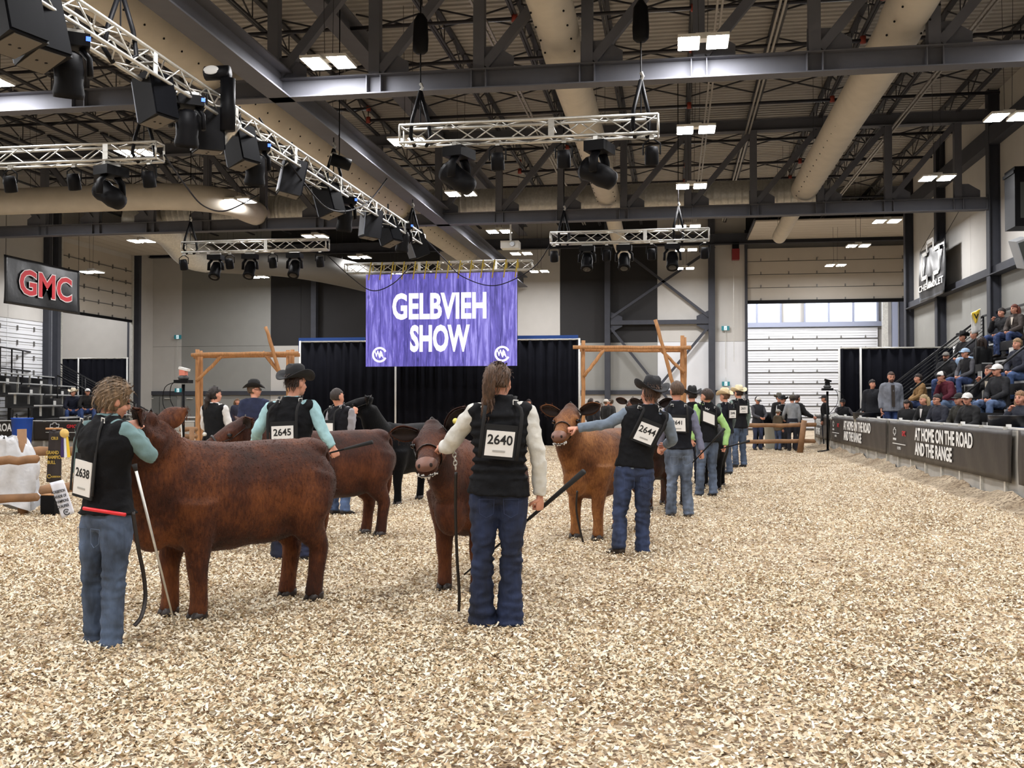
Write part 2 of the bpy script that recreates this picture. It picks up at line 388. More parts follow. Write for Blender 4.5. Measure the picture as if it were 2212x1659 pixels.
# cross bridging, sprinkler pipes
br = MB().bar((.05, 0, .02), (1.88, 0, .5), .035).mesh('brace'); br.materials.append(steel2); b2 = MB().bar((.05, 0, .5), (1.88, 0, .02), .035).mesh('brace'); b2.materials.append(steel2)
for Y in (22.6, 25.6, 28.6, 34.6, 38.2, 42.0):
    t = struct('joist_bridging', (0, Y, 9.95))
    for x in PX:
        if -21 < x < 6.6:
            obj('brace', br, None, t).location = (x, 0, 0); obj('brace', b2, None, t).location = (x, .04, 0)
pipe = M('dark_sprinkler_pipe', (52, 50, 54), .45, .3)
for i, Y in enumerate((21.9, 24.2, 26.5, 28.8, 33.2, 36.0, 39.0, 42.5)):
    z = 9.75 if i % 2 else 9.85; mb = MB(); x0, x1 = -24, 8.6
    t = thing('sprinkler_pipe', f"dark sprinkler pipe with red couplings crossing under the roof, number {'first second third fourth fifth sixth seventh eighth'.split()[i]} from the camera", 'pipe', (0, Y, z), group='sprinkler branch pipes')
    jog = -11+1.7*(i % 3)+2.2*(i//3)
    MB().tube([(x0, 0, .35), (jog, 0, .35), (jog+.001, 0, 0), (x1, 0, 0)], .045, 8).build('pipe_run', pipe, t, True)
    for q in (jog, -3.4+(i % 2)*.9, .45, 4.3): MB().tube([(q, 0, -.06 if q != jog else -.07), (q, 0, .1 if q != jog else .1)], .07, 8).build('coupling', redpipe, t, True)
    MB().tube([(jog, 0, .28), (jog, 0, .42)], .07, 8).build('coupling', redpipe, t, True)
    for q in range(-20, 9, 3): MB().tube([(q, 0, 0), (q, 0, -.12)], .018, 6).build('sprinkler_head', chain_m, t)
# pale strut rails running lengthwise
rail_m = M('pale_strut_channel', (150, 146, 140), .5, .4)
for i, x in enumerate((-3.95, .95, 2.2, 4.6, 6.4)):
    mb = MB(); mb.bar((x-.05, 18, 9.55), (x-.05, 46, 9.55), .045, .05); mb.bar((x+.05, 18, 9.55), (x+.05, 46, 9.55), .045, .05)
    o = mb.build('strut_rail', rail_m); tag(o, f"pale double strut rail under the roof, {'leftmost second middle fourth rightmost'.split()[i]} of five", 'rail', 'lengthwise strut rails', 'structure')

# fabric ducts
def duct(name, label, pts, r, mat, hang=True, holes=True, n=24):
    pp = smooth_path(pts, 6); t = thing(name, label, 'duct', pts[0])
    mb = MB(); mb.tube(pp, r, n); mb.build('duct_sleeve', mat, t, True, True)
    for q in (.12, .5, .88):
        w_ = pp[int(q*(len(pp)-1))]
        for s_ in (-1, 1): MB().tube([(w_.x+s_*.12, w_.y, w_.z+r*.9), (w_.x+s_*.12, w_.y, ZC)], .006, 5).build('hanging_wire', steel2, t, False, True)
    if holes:
        L = (pp[-1]-pp[0]).length; hm = MB()
        for sgn in (-1, 1):
            k = 0.4
            while k < L:
                a = pp[0].lerp(pp[-1], k/L); an = math.radians(-48)*1; hm.ell((a.x+sgn*r*.72, a.y, a.z-r*.70), (.02, .025, .02), 6, 4); k += .62
        o = hm.build('vent_hole', blackm, t, False, True); o['kind'] = 'stuff'
    return t
duct('fabric_duct', 'beige fabric air duct alongside the lengthwise girder', [(-8.55, 4, 7.75), (-8.55, 18, 7.75), (-8.55, 32, 7.75), (-8.55, 42, 7.75)], .45, canvas)
duct('fabric_duct', 'beige fabric air duct over the middle of the ring', [(-2.0, 6, 8.15), (-2.0, 17, 8.1), (-2.0, 19, 7.95), (-2.0, 25, 7.95), (-2.0, 31.6, 7.9)], .37, canvas)
duct('fabric_duct', 'beige fabric air duct nearest the right grandstand', [(3.9, 6, 8.15), (3.9, 17, 8.1), (3.9, 19, 7.95), (3.9, 25, 7.95), (3.9, 31.6, 7.9)], .39, canvas)
duct('fabric_duct', 'beige fabric air duct bending toward the stage above the left stand', [(-24, 27.4, 7.4), (-17, 27.3, 7.4), (-14.2, 27.4, 7.4), (-13.1, 28.6, 7.45), (-13.1, 30.3, 7.5), (-13.5, 32.0, 7.7)], .38, canvas, holes=False)
duct('fabric_duct', 'short narrow beige duct behind the middle stage lighting truss', [(-2.0, 33.2, 7.9), (-2.0, 37, 7.6), (-1.9, 40.5, 7.3)], .26, canvas, holes=False)
duct('fabric_duct', 'short narrow beige duct in front of the raised overhead door', [(3.95, 33.2, 7.9), (3.95, 37, 7.8), (3.95, 39.5, 7.75)], .26, canvas, holes=False)
# ribbed metal main duct
t = thing('spiral_metal_duct', 'long ribbed galvanised duct behind the far roof truss', 'duct', (-17, 32.45, 7.95)); mb = MB(); rings = []; x = 0.0
while x < 21.5:
    for dx, r in ((0, .45), (.16, .45), (.18, .465), (.2, .45)): rings.append([(x+dx, r*math.cos(6.2832*k/24), r*math.sin(6.2832*k/24)) for k in range(24)])
    x += .21
mb.loft(rings); mb.build('duct_body', galv, t, True)
for x in (4.0, 9.2, 14.9, 20.8): MB().tube([(x, 0, .0), (x+.1, 0, 0)], .5, 24).build('collar', galv, t, True)
duct('metal_duct_elbow', 'galvanised duct elbow hanging at the left stand', [(-18.2, 32.0, 7.7), (-17.6, 32.2, 7.6), (-17.3, 33.2, 7.4), (-17.3, 34.6, 6.9), (-17.3, 36, 6.9)], .52, galv, holes=False)
duct('dark_metal_duct', 'dark ribbed duct dropping behind the left stage truss', [(-17.5, 36.5, 7.0), (-14.5, 38, 6.9), (-12.6, 42, 6.7), (-12.6, 46.8, 6.7)], .55, M('dull_metal', (110, 108, 104), .5, .5), holes=False)

# LED high-bay lamps
lens = M('lit_led_panel', (252, 251, 252), .5, emit=LAMP_L)
hous = M('white_lamp_housing', (225, 222, 214), .5)
def lamp(loc, label):
    t = thing('high_bay_lamp', label, 'lamp', loc, 0, 'LED high-bay lamps under the roof')
    MB().box((0, 0, .09), (.24, .2, .1)).build('driver_box', hous, t)
    for sgn in (-1, 1):
        h = MB().box((sgn*.235, 0, .025), (.36, .66, .05)).build('panel_housing', hous, t)
        MB().add([(sgn*.235-.16, -.31, -.004), (sgn*.235-.16, .31, -.004), (sgn*.235+.16, .31, -.004), (sgn*.235+.16, -.31, -.004)], [(0, 1, 2, 3)]).build('lens', lens, h)
    for q in (-.12, .12): MB().tube([(q*.6, 0, .12), (q, 0, 3.13)], .006, 5).build('hanging_wire', steel2, t)
    return t
lx = (-26.05, -19.25, -12.6, -5.95, .5, 6.9); ly = (17.1, 22.55, 28.4, 34.85, 40.1, 45.6)
xn = ('over the left wall', 'above the left stand', 'left of the lighting truss line', 'near the lengthwise girder', 'over the line of handlers', 'beside the right wall')
yn = ('nearest of its row', 'second of its row', 'third of its row', 'fourth of its row', 'fifth of its row', 'farthest of its row')
base_lamp = None
def put_lamp(x, y, label):
    global base_lamp
    if base_lamp is None: base_lamp = lamp((x, y, 7.42), label)
    else: copy_thing(base_lamp, (x, y, 7.42), 0, label)
for i, x in enumerate(lx):
    for j, y in enumerate(ly):
        if i == 0: continue
        put_lamp(x, y, f'lit white LED lamp {xn[i]}, {yn[j]}')
for px_, py_, X_ in ((197, 588, -23.4),):
    q_ = AX(px_, py_, X_); copy_thing(base_lamp, q_, 0, 'lit white LED lamp hanging low right of the GMC banner')
for x in lx[1:]:
    for j, y in enumerate((11.5, 5.9, .3, -5.3)): put_lamp(x, y, f"lit white LED lamp behind the camera's view, hung above the near ring")
# ------------------------------------------------------------------ end wall (far), panel by panel
wf = struct('wall_far', (0, YF, 0))
def fx(px): return AY(px, 700, YF)[0]
def fz(py, px=1106): return AY(px, py, YF)[2]
def panel(x0, x1, z0, z1, mat, d=.08, y=0.0):
    MB().box(((x0+x1)/2, y+d/2, (z0+z1)/2), (x1-x0-.012, d, z1-z0-.012)).build('panel', mat, wf)
zt = ZC; zm = fz(742); zb = fz(852)
for a, b, up_m, mid, low in ((295, 393, cream_wall, cream_wall, grey_wall), (393, 585, grey_wall, grey_wall, grey_wall), (585, 650, dark_wall, cream_wall, cream_wall), (650, 683, dark_wall, dark_wall, cream_wall), (683, 792, dark_wall, dark_wall, cream_wall),
                            (792, 950, dark_wall, grey_wall, cream_wall), (950, 1210, cream_wall, cream_wall, cream_wall), (1210, 1310, dark_wall, grey_wall, cream_wall), (1310, 1420, dark_wall, grey_wall, cream_wall), (1420, 1535, cream_wall, white_panel, white_panel), (1535, 1612, cream_wall, white_panel, white_panel)):
    panel(fx(a), fx(b), zm, zt, up_m); panel(fx(a), fx(b), zb, zm, mid); panel(fx(a), fx(b), 0, zb, low)
MB().box(((fx(295)+fx(1612))/2, .14, zt/2), (fx(1612)-fx(295), .1, zt)).build('backing', dark_wall, wf)
for px, w in ((290, .3), (683, .26), (1313, .26), (1537, .3)):
    o = wbeam(MB(), (0, 0, 0), (0, 0, .01), .01, .01); mb = MB(); x = fx(px); mb.box((x, -.1, zt/2), (w, .03, zt)); mb.box((x, -.25, zt/2), (.03, .3, zt)); mb.box((x, -.4, zt/2), (w, .03, zt)); mb.build('column', steel, wf)
g_ = MB().box(((fx(295)+fx(1612))/2, -.06, fz(848)), (fx(1612)-fx(295), .12, .2)).build('girt_beam', steel, wf)
# cross bracing between two columns
xa, xb = fx(1320), fx(1530)
for a, b in (((xa, fz(690)), (xb+.3, fz(545))), ((xb, fz(690)), (xa+.2, fz(535))), ((xa, fz(712)), (fx(1440), fz(860))), ((xb, fz(712)), (fx(1385), fz(880)))): MB().bar((a[0], -.3, a[1]), (b[0], -.3, b[1]), .12, .12).build('cross_brace', steel, wf)
MB().bar((xa, -.3, fz(701)), (xb, -.3, fz(701)), .16, .2).build('strut', steel, wf)
for x, s_ in ((xa, 1), (xb, -1)): MB().prism([(0, -.5), (s_*.55, -.2), (s_*.55, .25), (0, .5)], (x, -.31, fz(700)), (1, 0, 0), (0, 0, 1), (0, .02, 0)).build('gusset_plate', steel, wf)
# roof-edge beam on top of the end wall
o = wbeam(MB(), (-27, YF-.35, 8.9), (10.6, YF-.35, 8.9), .5, .3).build('eaves_beam', steel); o['kind'] = 'structure'
# service doors at the far left of the end wall
dm = M('grey_steel_door', (120, 121, 118), .55)
for i, (a, b) in enumerate(((309, 347), (347, 384), (394, 432), (432, 470))):
    x0, x1 = fx(a), fx(b); d = struct(f'door_{i+1}', ((x0+x1)/2, YF-.05, 0)); w = x1-x0
    MB().box((0, 0, .93), (w-.03, .05, 1.82)).build('door_leaf', dm, d); MB().box((0, -.06, .78), (w*.75, .06, .08)).build('push_bar', white_pl, d); MB().box((0, -.06, 1.74), (.32, .07, .06)).build('door_closer', galv, d)
# exit signs
ex_g = M('exit_sign_teal', (40, 120, 130), .5, emit=.25); ex_w = M('exit_sign_white', (220, 240, 245), .5, emit=.6)
for px, py, lb in ((384, 728, 'exit sign on the light wall strip above the left service doors'), (385, 843, 'low exit sign behind the camera stand'), (1567, 709, 'upper exit sign on the white wall beside the big door'), (1568, 829, 'lower exit sign on the white wall beside the big door')):
    c = AY(px, py, YF-.12); t = thing('exit_sign', 'green and white '+lb, 'sign', c)
    MB().box((0, 0, 0), (.36, .06, .2)).build('sign_body', ex_g, t); MB().box((0, -.034, 0), (.13, .01, .19)).build('sign_panel', ex_w, t)
    MB().tube([(0, -.042, .06), (.0, -.042, .0), (-.03, -.042, -.07)], .012, 5).build('figure', ex_g, t); MB().tube([(0, 0, .1), (0, 0, -1.9 if py < 750 else .3)], .012, 5).build('conduit', galv, t)
# ------------------------------------------------------------------ big sectional door at the right of the end wall
ox0, ox1 = fx(1612), fx(1985)
d = struct('door_5', ((ox0+ox1)/2, YF, 0)); W = ox1-ox0; zb_ = fz(650, 1800); hinge = M('door_hinge_grey', (120, 118, 115), .5, .4)
def sect_panel(parent, c, sz, mat, hz, n=5, inner=-1):
    p = MB().box(c, sz).build('door_section', mat, parent)
    for k in range(n): MB().box((c[0]-sz[0]/2+sz[0]*(k+.5)/n, c[1]+inner*(sz[1]/2+.02), c[2]-hz/2+.06), (.05, .04, .14)).build('hinge', hinge, p)
    return p
z = zb_+.05
for k, h in enumerate((.62, .62, .62, .62)):
    sect_panel(d, (0, .1, z+h/2), (W-.1, .06, h-.03), cream_panel, h, 6); z += h
for k in range(8): MB().box((0, -.35-.62*k-.3, z+.35), (W-.1, .59, .06)).build('door_section', cream_panel, d)
MB().box((0, .05, zb_), (W, .14, .16)).build('bottom_seal', blackm, d); MB().box((0, .17, (zb_+z+.5)/2), (W, .05, z+.5-zb_)).build('backing_sheet', hinge, d)
for s_ in (-1, 1): MB().box((s_*W/2, -.05, 4.8), (.12, .14, 9.6)).build('track', steel, d); MB().box((s_*W/2, -2.7, z+.4), (.06, 5.2, .1)).build('track', steel, d)
MB().box((0, .1, (z+.3+ZC)/2), (W, .1, ZC-z-.3)).build('header_panel', dark_wall, d)
# annex behind it: white doors, steel posts, its own lamps
an = struct('wall_annex', (0, 58.2, 0)); ax0, ax1 = AY(1585, 800, 58.2)[0], AY(1897, 800, 58.2)[0]
MB().box((5, .3, 5), (18, .1, 10)).build('panel', cream_wall, an)
z = .1
for k in range(9):
    p = MB().box(((ax0+ax1)/2, .1, z+.3), (ax1-ax0, .07, .56)).build('door_section', white_panel, an)
    MB().box(((ax0+ax1)/2, .05, z+.01), (ax1-ax0, .05, .035)).build('joint_strip', hinge, p)
    for q in range(3): MB().box(((ax0+ax1)/2, .062, z+.15+.14*q), (ax1-ax0-.1, .01, .012)).build('panel_groove', hinge, p)
    for q in range(6): MB().prism([(-.05, 0), (.05, 0), (.02, .12), (0, .16), (-.02, .12)], (ax0+(ax1-ax0)*(q+.5)/6, .04, z+.03), (1, 0, 0), (0, 0, 1), (0, .03, 0)).build('hinge', hinge, p)
    z += .62
bl = M('bluish_steel_paint', (140, 146, 165), .5)
MB().box(((ax0+ax1)/2, 0, z+.16), (ax1-ax0+.4, .15, .26)).build('header_beam', bl, an)
for q in range(7): MB().box((ax0+(ax1-ax0)*q/6, .05, z+.95), (.09, .1, 1.4)).build('mullion', bl, an); 
for q in range(6):
    if q not in (2,): MB().box((ax0+(ax1-ax0)*(q+.5)/6, .1, z+.95), ((ax1-ax0)/6-.1, .02, 1.3)).build('window_pane', M('frosted_window', (225, 235, 250), .4, emit=.5), an)
for x, m_ in ((ax1+.25, galv), (ax1+.75, bl), (ax1+1.15, steel), (ax1+1.6, bl)): MB().box((x, -.6, 5), (.28, .3, 10)).build('post', m_, an)
MB().box((12.5, -4.4, 5), (.1, 8.6, 10)).build('side_panel', white_panel, an); MB().box((ax0-.9, -4.4, 5), (.1, 8.6, 10)).build('side_panel', white_panel, an)
for k, (x, y) in enumerate(((5, 52.5), (8.5, 52.5), (5, 56), (8.5, 56), (2.6, 54))): copy_thing(base_lamp, (x, y, 8.6), 0, 'lit white LED lamp inside the annex beyond the big overhead door')
# ------------------------------------------------------------------ left wall with its open sectional door
wl = struct('wall_left', (XL, 0, 0)); ya, yb = AX(130, 600, XL)[1], AX(284, 640, XL)[1]
def lwall(y0, y1, z0, z1, mat, nm='panel'): MB().box((-.05, (y0+y1)/2, (z0+z1)/2), (.1, y1-y0-.01, z1-z0-.01)).build(nm, mat, wl)
lwall(-9, 36, 0, ZC, grey_wall); lwall(36, ya-1.0, 4.9, ZC, cream_wall); lwall(ya-1.0, ya, 0, ZC, white_panel); lwall(ya, yb, 8.3, ZC, cream_wall); lwall(yb, YF, 0, ZC, cream_wall)
for yy in (36.0, ya-1.1, ya-.45, yb+.35): MB().box((.12, yy, ZC/2), (.3, .22, ZC)).build('column', steel, wl)
d = struct('door_6', (XL, 0, 0)); zd = AX(283, 692, XL)[2]; z = zd
for k in range(5):
    p = MB().box((-.02, (ya+yb)/2, z+.3), (.06, yb-ya-.06, .58)).build('door_section', cream_panel, d)
    MB().box((.02, (ya+yb)/2, z+.0), (.03, yb-ya-.06, .035)).build('joint_strip', hinge, p)
    for q in range(5): MB().box((.04, ya+(yb-ya)*(q+.5)/5, z+.02), (.05, .04, .2)).build('hinge', hinge, p)
    z += .6
for k in range(6): MB().box((.3+.6*k, (ya+yb)/2, z+.25), (.57, yb-ya-.06, .06)).build('door_section', cream_panel, d)
MB().box((.02, (ya+yb)/2, zd-.05), (.12, yb-ya, .12)).build('bottom_seal', blackm, d)
for yy in (ya, yb): MB().box((.06, yy, zd), (.1, .1, 2*zd-.2)).build('track', galv, d); MB().box((1.9, yy, z+.25), (3.6, .06, .1)).build('track', galv, d)
# neighbouring closed white door and the room beyond the open one
d = struct('door_7', (XL, 0, 0)); z = .3
for k in range(8):
    p = MB().box((-.04, 38.6, z+.3), (.06, 3.9, .58)).build('door_section', white_panel, d)
    for q in range(3): MB().box((.0, 38.6, z+.1+.16*q), (.01, 3.8, .014)).build('panel_groove', hinge, p)
    for q in range(4): MB().box((.02, 36.9+1.1*q, z+.06), (.05, .05, .2)).build('hinge', hinge, p)
    z += .6
an2 = struct('wall_beyond', (XL-6, 0, 0))
MB().box((0, 40.5, 5), (.1, 6, 10)).build('panel', grey_wall, an2); MB().box((0, 46.5, 5), (.1, 6, 10)).build('panel', cream_wall, an2); MB().box((3, 49.6, 5), (6, .1, 10)).build('panel', cream_wall, an2); MB().box((3, 37.4, 5), (6, .1, 10)).build('panel', white_panel, an2)
copy_thing(base_lamp, (XL-3, 42, 8.5), 0, 'lit white LED lamp in the room beyond the left door'); copy_thing(base_lamp, (XL-3, 46, 8.5), 0, 'lit white LED lamp in the room beyond the left door')
# ------------------------------------------------------------------ right wall
wr = struct('wall_right', (XR, 0, 0))
def rwall(y0, y1, z0, z1, mat, nm='panel'): MB().box((.05, (y0+y1)/2, (z0+z1)/2), (.1, y1-y0-.012, z1-z0-.012)).build(nm, mat, wr)
ys = [-9, -3, 3, 9, 15, 20, 24, 27.4, 31.3, 34.2, 37.5, 42.2]
for a, b in zip(ys, ys[1:]):
    rwall(a, b, 5.35, ZC, cream_wall); rwall(a, b, 0, 5.35, grey_wall)
for yy in (9, 15, 20, 25.3, 31.3, 37.3, 42.1):
    mb = MB(); mb.box((-.3, yy, ZC/2), (.03, .3, ZC)); mb.box((-.15, yy, ZC/2), (.3, .03, ZC)); mb.box((0, yy, ZC/2), (.03, .3, ZC)); mb.build('column', steel, wr)
MB().box((-.1, 17, 5.3), (.2, 50, .26)).build('girt_beam', steel, wr); MB().box((-.18, 17, 5.17), (.3, 50, .03)).build('girt_flange', steel, wr)
MB().box((-.15, 20, 9.2), (.3, 44, .5)).build('eaves_beam', steel, wr)
wj = struct('wall_jog', (XR, 42.2, 0)); MB().box((1.1, .05, ZC/2), (2.2, .1, ZC)).build('panel', steel, wj); MB().box((2.2, 3.4, ZC/2), (.1, 6.8, ZC)).build('panel', cream_wall, wj)
wb = MB().box((-9, -9, 5.3), (37, .1, 10.6)).build('wall_back', grey_wall); wb['kind'] = 'structure'
# ------------------------------------------------------------------ lighting trusses
def box_truss(label, a, b, w=.3, bay=.42):
    a = Vector(a); b = Vector(b); d = b-a; L = d.length; u = d.normalized(); s_ = u.cross(V(0, 0, 1)).normalized(); z = V(0, 0, 1)
    t = thing('lighting_truss', label, 'truss', tuple(a), group='aluminium box trusses of the lighting rig'); h = w/2
    cs = [s_*(i*h)+z*(j*h) for i, j in ((-1, -1), (1, -1), (1, 1), (-1, 1))]
    for c in cs: MB().tube([c, c+d], .026, 8).build('chord', alu, t, True)
    n = max(2, int(L/bay))
    for k in range(4):
        c0, c1 = cs[k], cs[(k+1) % 4]; mb = MB(); pts = [(c0 if i % 2 else c1)+u*(L*i/n) for i in range(n+1)]
        for i in range(n): mb.tube([pts[i], pts[i+1]], .012, 6)
        mb.build('lacing', alu, t, True)
        mb = MB()
        for q in (0, L): mb.tube([c0+u*q, c1+u*q], .02, 6)
        mb.build('end_frame', alu, t, True)
    for q in range(1, int(L/2.6)+1):
        mb = MB(); mb.box(tuple(u*(q*2.6)), (.1 if abs(u.x) > .5 else w+.06, w+.06 if abs(u.x) > .5 else .1, .012)); mb.box(tuple(u*(q*2.6)+V(0, 0, h+.02)), (.12 if abs(u.x) > .5 else w, w if abs(u.x) > .5 else .12, .01))
        mb.box(tuple(u*(q*2.6)+s_*(h+.015)), (.1 if abs(u.x) > .5 else .012, .012 if abs(u.x) > .5 else .1, w)); mb.build('splice_plate', alu, t)
    return t
ZT = 6.05
TX = -7.05
box_truss('long aluminium box truss running toward the stage, carrying the loudspeakers', (TX, 5.0, ZT), (TX, 28.0, ZT))
def tspan(px0, px1, Y): return AY(px0, 400, Y)[0], AY(px1, 400, Y)[0]
TR = {}
for key, a, b, Y, lb in (('T2', 868, 1422, 17.0, 'aluminium box truss hung across the middle of the near hall'), ('T3', -40, 345, 17.35, 'aluminium box truss at the left under the bending fabric duct'), ('T4', 398, 708, 28.2, 'aluminium box truss left of the stage screen'),
                         ('T6', 1190, 1531, 28.2, 'aluminium box truss right of the stage screen'), ('T5', 748, 1150, 33.45, 'aluminium box truss with yellow straps holding the screen')):
    x0, x1 = tspan(a, b, Y); TR[key] = (x0, x1, Y); box_truss(lb, (x0, Y, ZT), (x1, Y, ZT), .3)
strap_y = M('yellow_strap', (196, 170, 60), .6)
# slings, chains and hoist bags
def hoist(px, py_bag, Y, label, X=None, ztop=10.54):
    x = AY(px, 400, Y)[0] if X is None else X; t = thing('chain_hoist', label, 'hoist', (x, Y, ZT+.15), group='chain hoists of the lighting rig')
    zb = AY(px, py_bag, Y)[2]-ZT-.15 if (X is None and Y < 17.2) else 0
    MB().tube([(0, 0, .0), (0, 0, ztop-ZT)], .012, 6).build('chain', blackm, t)
    if zb: MB().loft([[(r*math.cos(6.28*k/10), r*.8*math.sin(6.28*k/10), z) for k in range(10)] for r, z in ((.05, zb+.36), (.12, zb+.25), (.14, zb-.1), (.13, zb-.28), (.08, zb-.33))]).build('chain_bag', blackm, t, True)
    MB().tube([(0, 0, .75), (.03, 0, .68), (0, 0, .61)], .03, 6).build('hook', chain_m, t)
    for s_ in (-1, 1): MB().tube([(0, 0, .62), (s_*.12, s_*.1, .1), (s_*.13, s_*.17, -.2), (s_*.1, 0, -.33)], .035, 6).build('sling', blackm, t, True)
hoist(908, 75, 17.0, 'black chain hoist and bag over the left end of the middle truss'); hoist(1385, 48, 17.0, 'black chain hoist and bag over the right end of the middle truss')
hoist(310, 230, 17.35, 'black sling hoist over the end of the left truss'); hoist(412, 480, 28.2, 'small black hoist over the truss left of the stage'); hoist(1218, 440, 28.2, 'small black hoist with motor over the truss right of the stage'); hoist(1465, 470, 28.2, 'thin hoist chain at the lamp end of the right stage truss')
for k, Y in enumerate((12.2, 20.6, 27.2)): hoist(0, 0, Y, f"chain hoist on the loudspeaker truss, {'nearest second farthest'.split()[k]} along it", X=TX, ztop=7.04)
# fixtures
def par_can(loc, label, tilt=.3):
    t = thing('par_can', label, 'spotlight', loc, group='small spotlights on the trusses')
    m = Matrix.Rotation(tilt, 4, 'X'); mb = MB(); mb.lathe([(.02, .16), (.1, .15), (.115, .05), (.115, -.13), (.10, -.15), (.09, -.11)], n=12); me = mb.mesh('can'); me.transform(Matrix.Translation((0, 0, -.32)) @ m)
    obj('can', me, blackm, t, True); MB().tube([(-.14, 0, -.3), (-.14, 0, -.12), (-.04, 0, -.05), (.04, 0, -.05), (.14, 0, -.12), (.14, 0, -.3)], .014, 6).build('yoke', blackm, t); MB().box((0, 0, 0), (.07, .07, .1)).build('clamp', alu, t)
    return t
def moving_head(loc, label, yaw=0, tilt=.2, s=1.0):
    t = thing('moving_head_light', label, 'stage light', loc, yaw, 'moving head lights on the trusses')
    MB().box((0, 0, -.13*s), (.42*s, .3*s, .14*s)).build('base_box', blackm, t); MB().box((0, 0, -.02), (.3*s, .08, .06)).build('clamp', alu, t)
    mb = MB()
    for q in (-1, 1): mb.tube([(q*.12*s, 0, -.2*s), (q*.21*s, 0, -.3*s), (q*.22*s, 0, -.5*s)], [(.035*s, .07*s)]*3, 8)
    mb.build('yoke', blackm, t, True)
    me = MB().lathe([(.05*s, .26*s), (.13*s, .22*s), (.16*s, .05*s), (.15*s, -.1*s), (.17*s, -.2*s), (.16*s, -.26*s), (.13*s, -.24*s)], n=14).mesh('head'); me.transform(Matrix.Translation((0, 0, -.5*s)) @ Matrix.Rotation(tilt, 4, 'X'))
    h = obj('head', me, blackm, t, True)
    me = MB().lathe([(.12*s, -.245*s), (.1*s, -.25*s)], n=14).mesh('lens'); me.transform(Matrix.Translation((0, 0, -.5*s)) @ Matrix.Rotation(tilt, 4, 'X')); obj('lens', me, blackg, h, True)
    if s == 1.05: MB().box((.19*s, -.152*s, -.12*s), (.05*s, .01, .05*s)).build('display', M('blue_display', (70, 110, 255), .4, emit=2.5), t)
    return t
def under(px, Y): return (AY(px, 400, Y)[0], Y, ZT-.18)
for px, Y in ((1075, 17.), (1218, 17.), (1408, 17.), (22, 17.35), (160, 17.35), (322, 17.35)): par_can(under(px, Y), f"small black spotlight under the {'middle' if px > 800 else 'left'} truss, {'left end|centre|right end'.split('|')[(1 if px in (1218, 160) else 0 if px in (1075, 22) else 2)]}")
for px, Y in ((398, 28.2), (497, 28.2), (590, 28.2), (692, 28.2), (1197, 28.2), (1310, 28.2), (1407, 28.2), (1522, 28.2)):
    i = (398, 497, 590, 692).index(px) if px < 800 else (1197, 1310, 1407, 1522).index(px)
    par_can(under(px, Y), f"small black spotlight under the truss {'left' if px < 800 else 'right'} of the stage screen, {'first second third fourth'.split()[i]} along it")
def pill(px, Y, label, ty):
    moving_head(under(px, Y), label, 1.25, ty, 1.2)
pill(1295, 17.0, 'tilted moving head light under the middle truss, before the fabric duct', 2.1); pill(992, 17.0, 'tilted moving head light under the left half of the middle truss', 2.2); pill(240, 17.35, 'tilted moving head light hanging from the left truss', 2.1)
for i, px in enumerate((467, 541, 637)): moving_head(under(px, 28.2), f"black moving head light left of the stage screen, {'left middle right'.split()[i]} of three", 0, -.5, 1.0)
for i, px in enumerate((1268, 1348, 1452)): moving_head(under(px, 28.2), f"black moving head light right of the stage screen, {'left middle right'.split()[i]} of three", 0, -.5, 1.0)
# loudspeakers on the long truss
def speaker(px, py, label, tilt=.25, yaw=1.35, s=1.0, X=None):
    p = AX(px, py, TX-.05 if X is None else X); t = thing('loudspeaker', label, 'loudspeaker', p, yaw, 'loudspeakers on the long truss')
    m = Matrix.Rotation(-tilt, 4, 'X'); w, h, d = .42*s, .66*s, .4*s
    vs = [(-w/2, -d/2, -h/2), (w/2, -d/2, -h/2), (w*.36, d/2, -h/2), (-w*.36, d/2, -h/2)]; vs += [(x, y, h/2) for x, y, _ in vs]
    mb = MB().add([m @ Vector(v) for v in vs], [(3, 2, 1, 0), (4, 5, 6, 7), (0, 1, 5, 4), (1, 2, 6, 5), (2, 3, 7, 6), (3, 0, 4, 7)]); c = mb.build('cabinet', blackm, t)
    MB().box(m @ Vector((0, -d/2-.012, 0)), (w*.94, .02, h*.94), m=m.to_3x3()).build('grille', M('speaker_grille', (10, 11, 15), .8, 0, .2, 200, spec=.08), c)
    MB().box(m @ Vector((0, d/2+.012, 0)), (w*.7, .02, h*.9), m=m.to_3x3()).build('amplifier_plate', M('grey_amp_plate', (110, 114, 122), .45, .4), c)
    MB().box(m @ Vector((0, 0, -h/2-.006)), (w*.7, d*.9, .01), m=m.to_3x3()).build('rigging_plate', M('beige_plate', (98, 92, 84), .7), c)
    for q in (-.05, .05): MB().ell(m @ Vector((q*s, 0, -h/2-.012)), (.02, .02, .006), 8, 4).build('port_hole', blackm, c)
    MB().tube([(0, 0, h/2-.02), (0, 0, h/2+.35)], .02, 6).build('hanger', blackm, t); MB().tube([m @ Vector((-.1, d/2+.03, .1)), m @ Vector((-.02, d/2+.12, .25)), (0.05, d/2, h/2+.3)], .008, 5).build('cable', blackm, t)
SP = [(18, 25, 1.2), (76, 66, 1.15), (332, 215, 1), (446, 282, 1), (518, 318, 1), (630, 385, 1), (708, 432, 1.05), (800, 485, 1), (838, 500, 1.05), (897, 528, 1.1)]
on = 'first second third fourth fifth sixth seventh eighth ninth farthest'.split()
for i, (px, py, s_) in enumerate(SP): speaker(px, py, f'black loudspeaker hanging from the long truss, {on[i]} from the camera end', [.25, .3, .22, .05, .25, -.2, .3, -.1, .35, .4][i], [1.3, 1.2, 1.25, 2.3, 1.2, 2.1, 1.3, 2.3, 1.2, 2.4][i], s_)
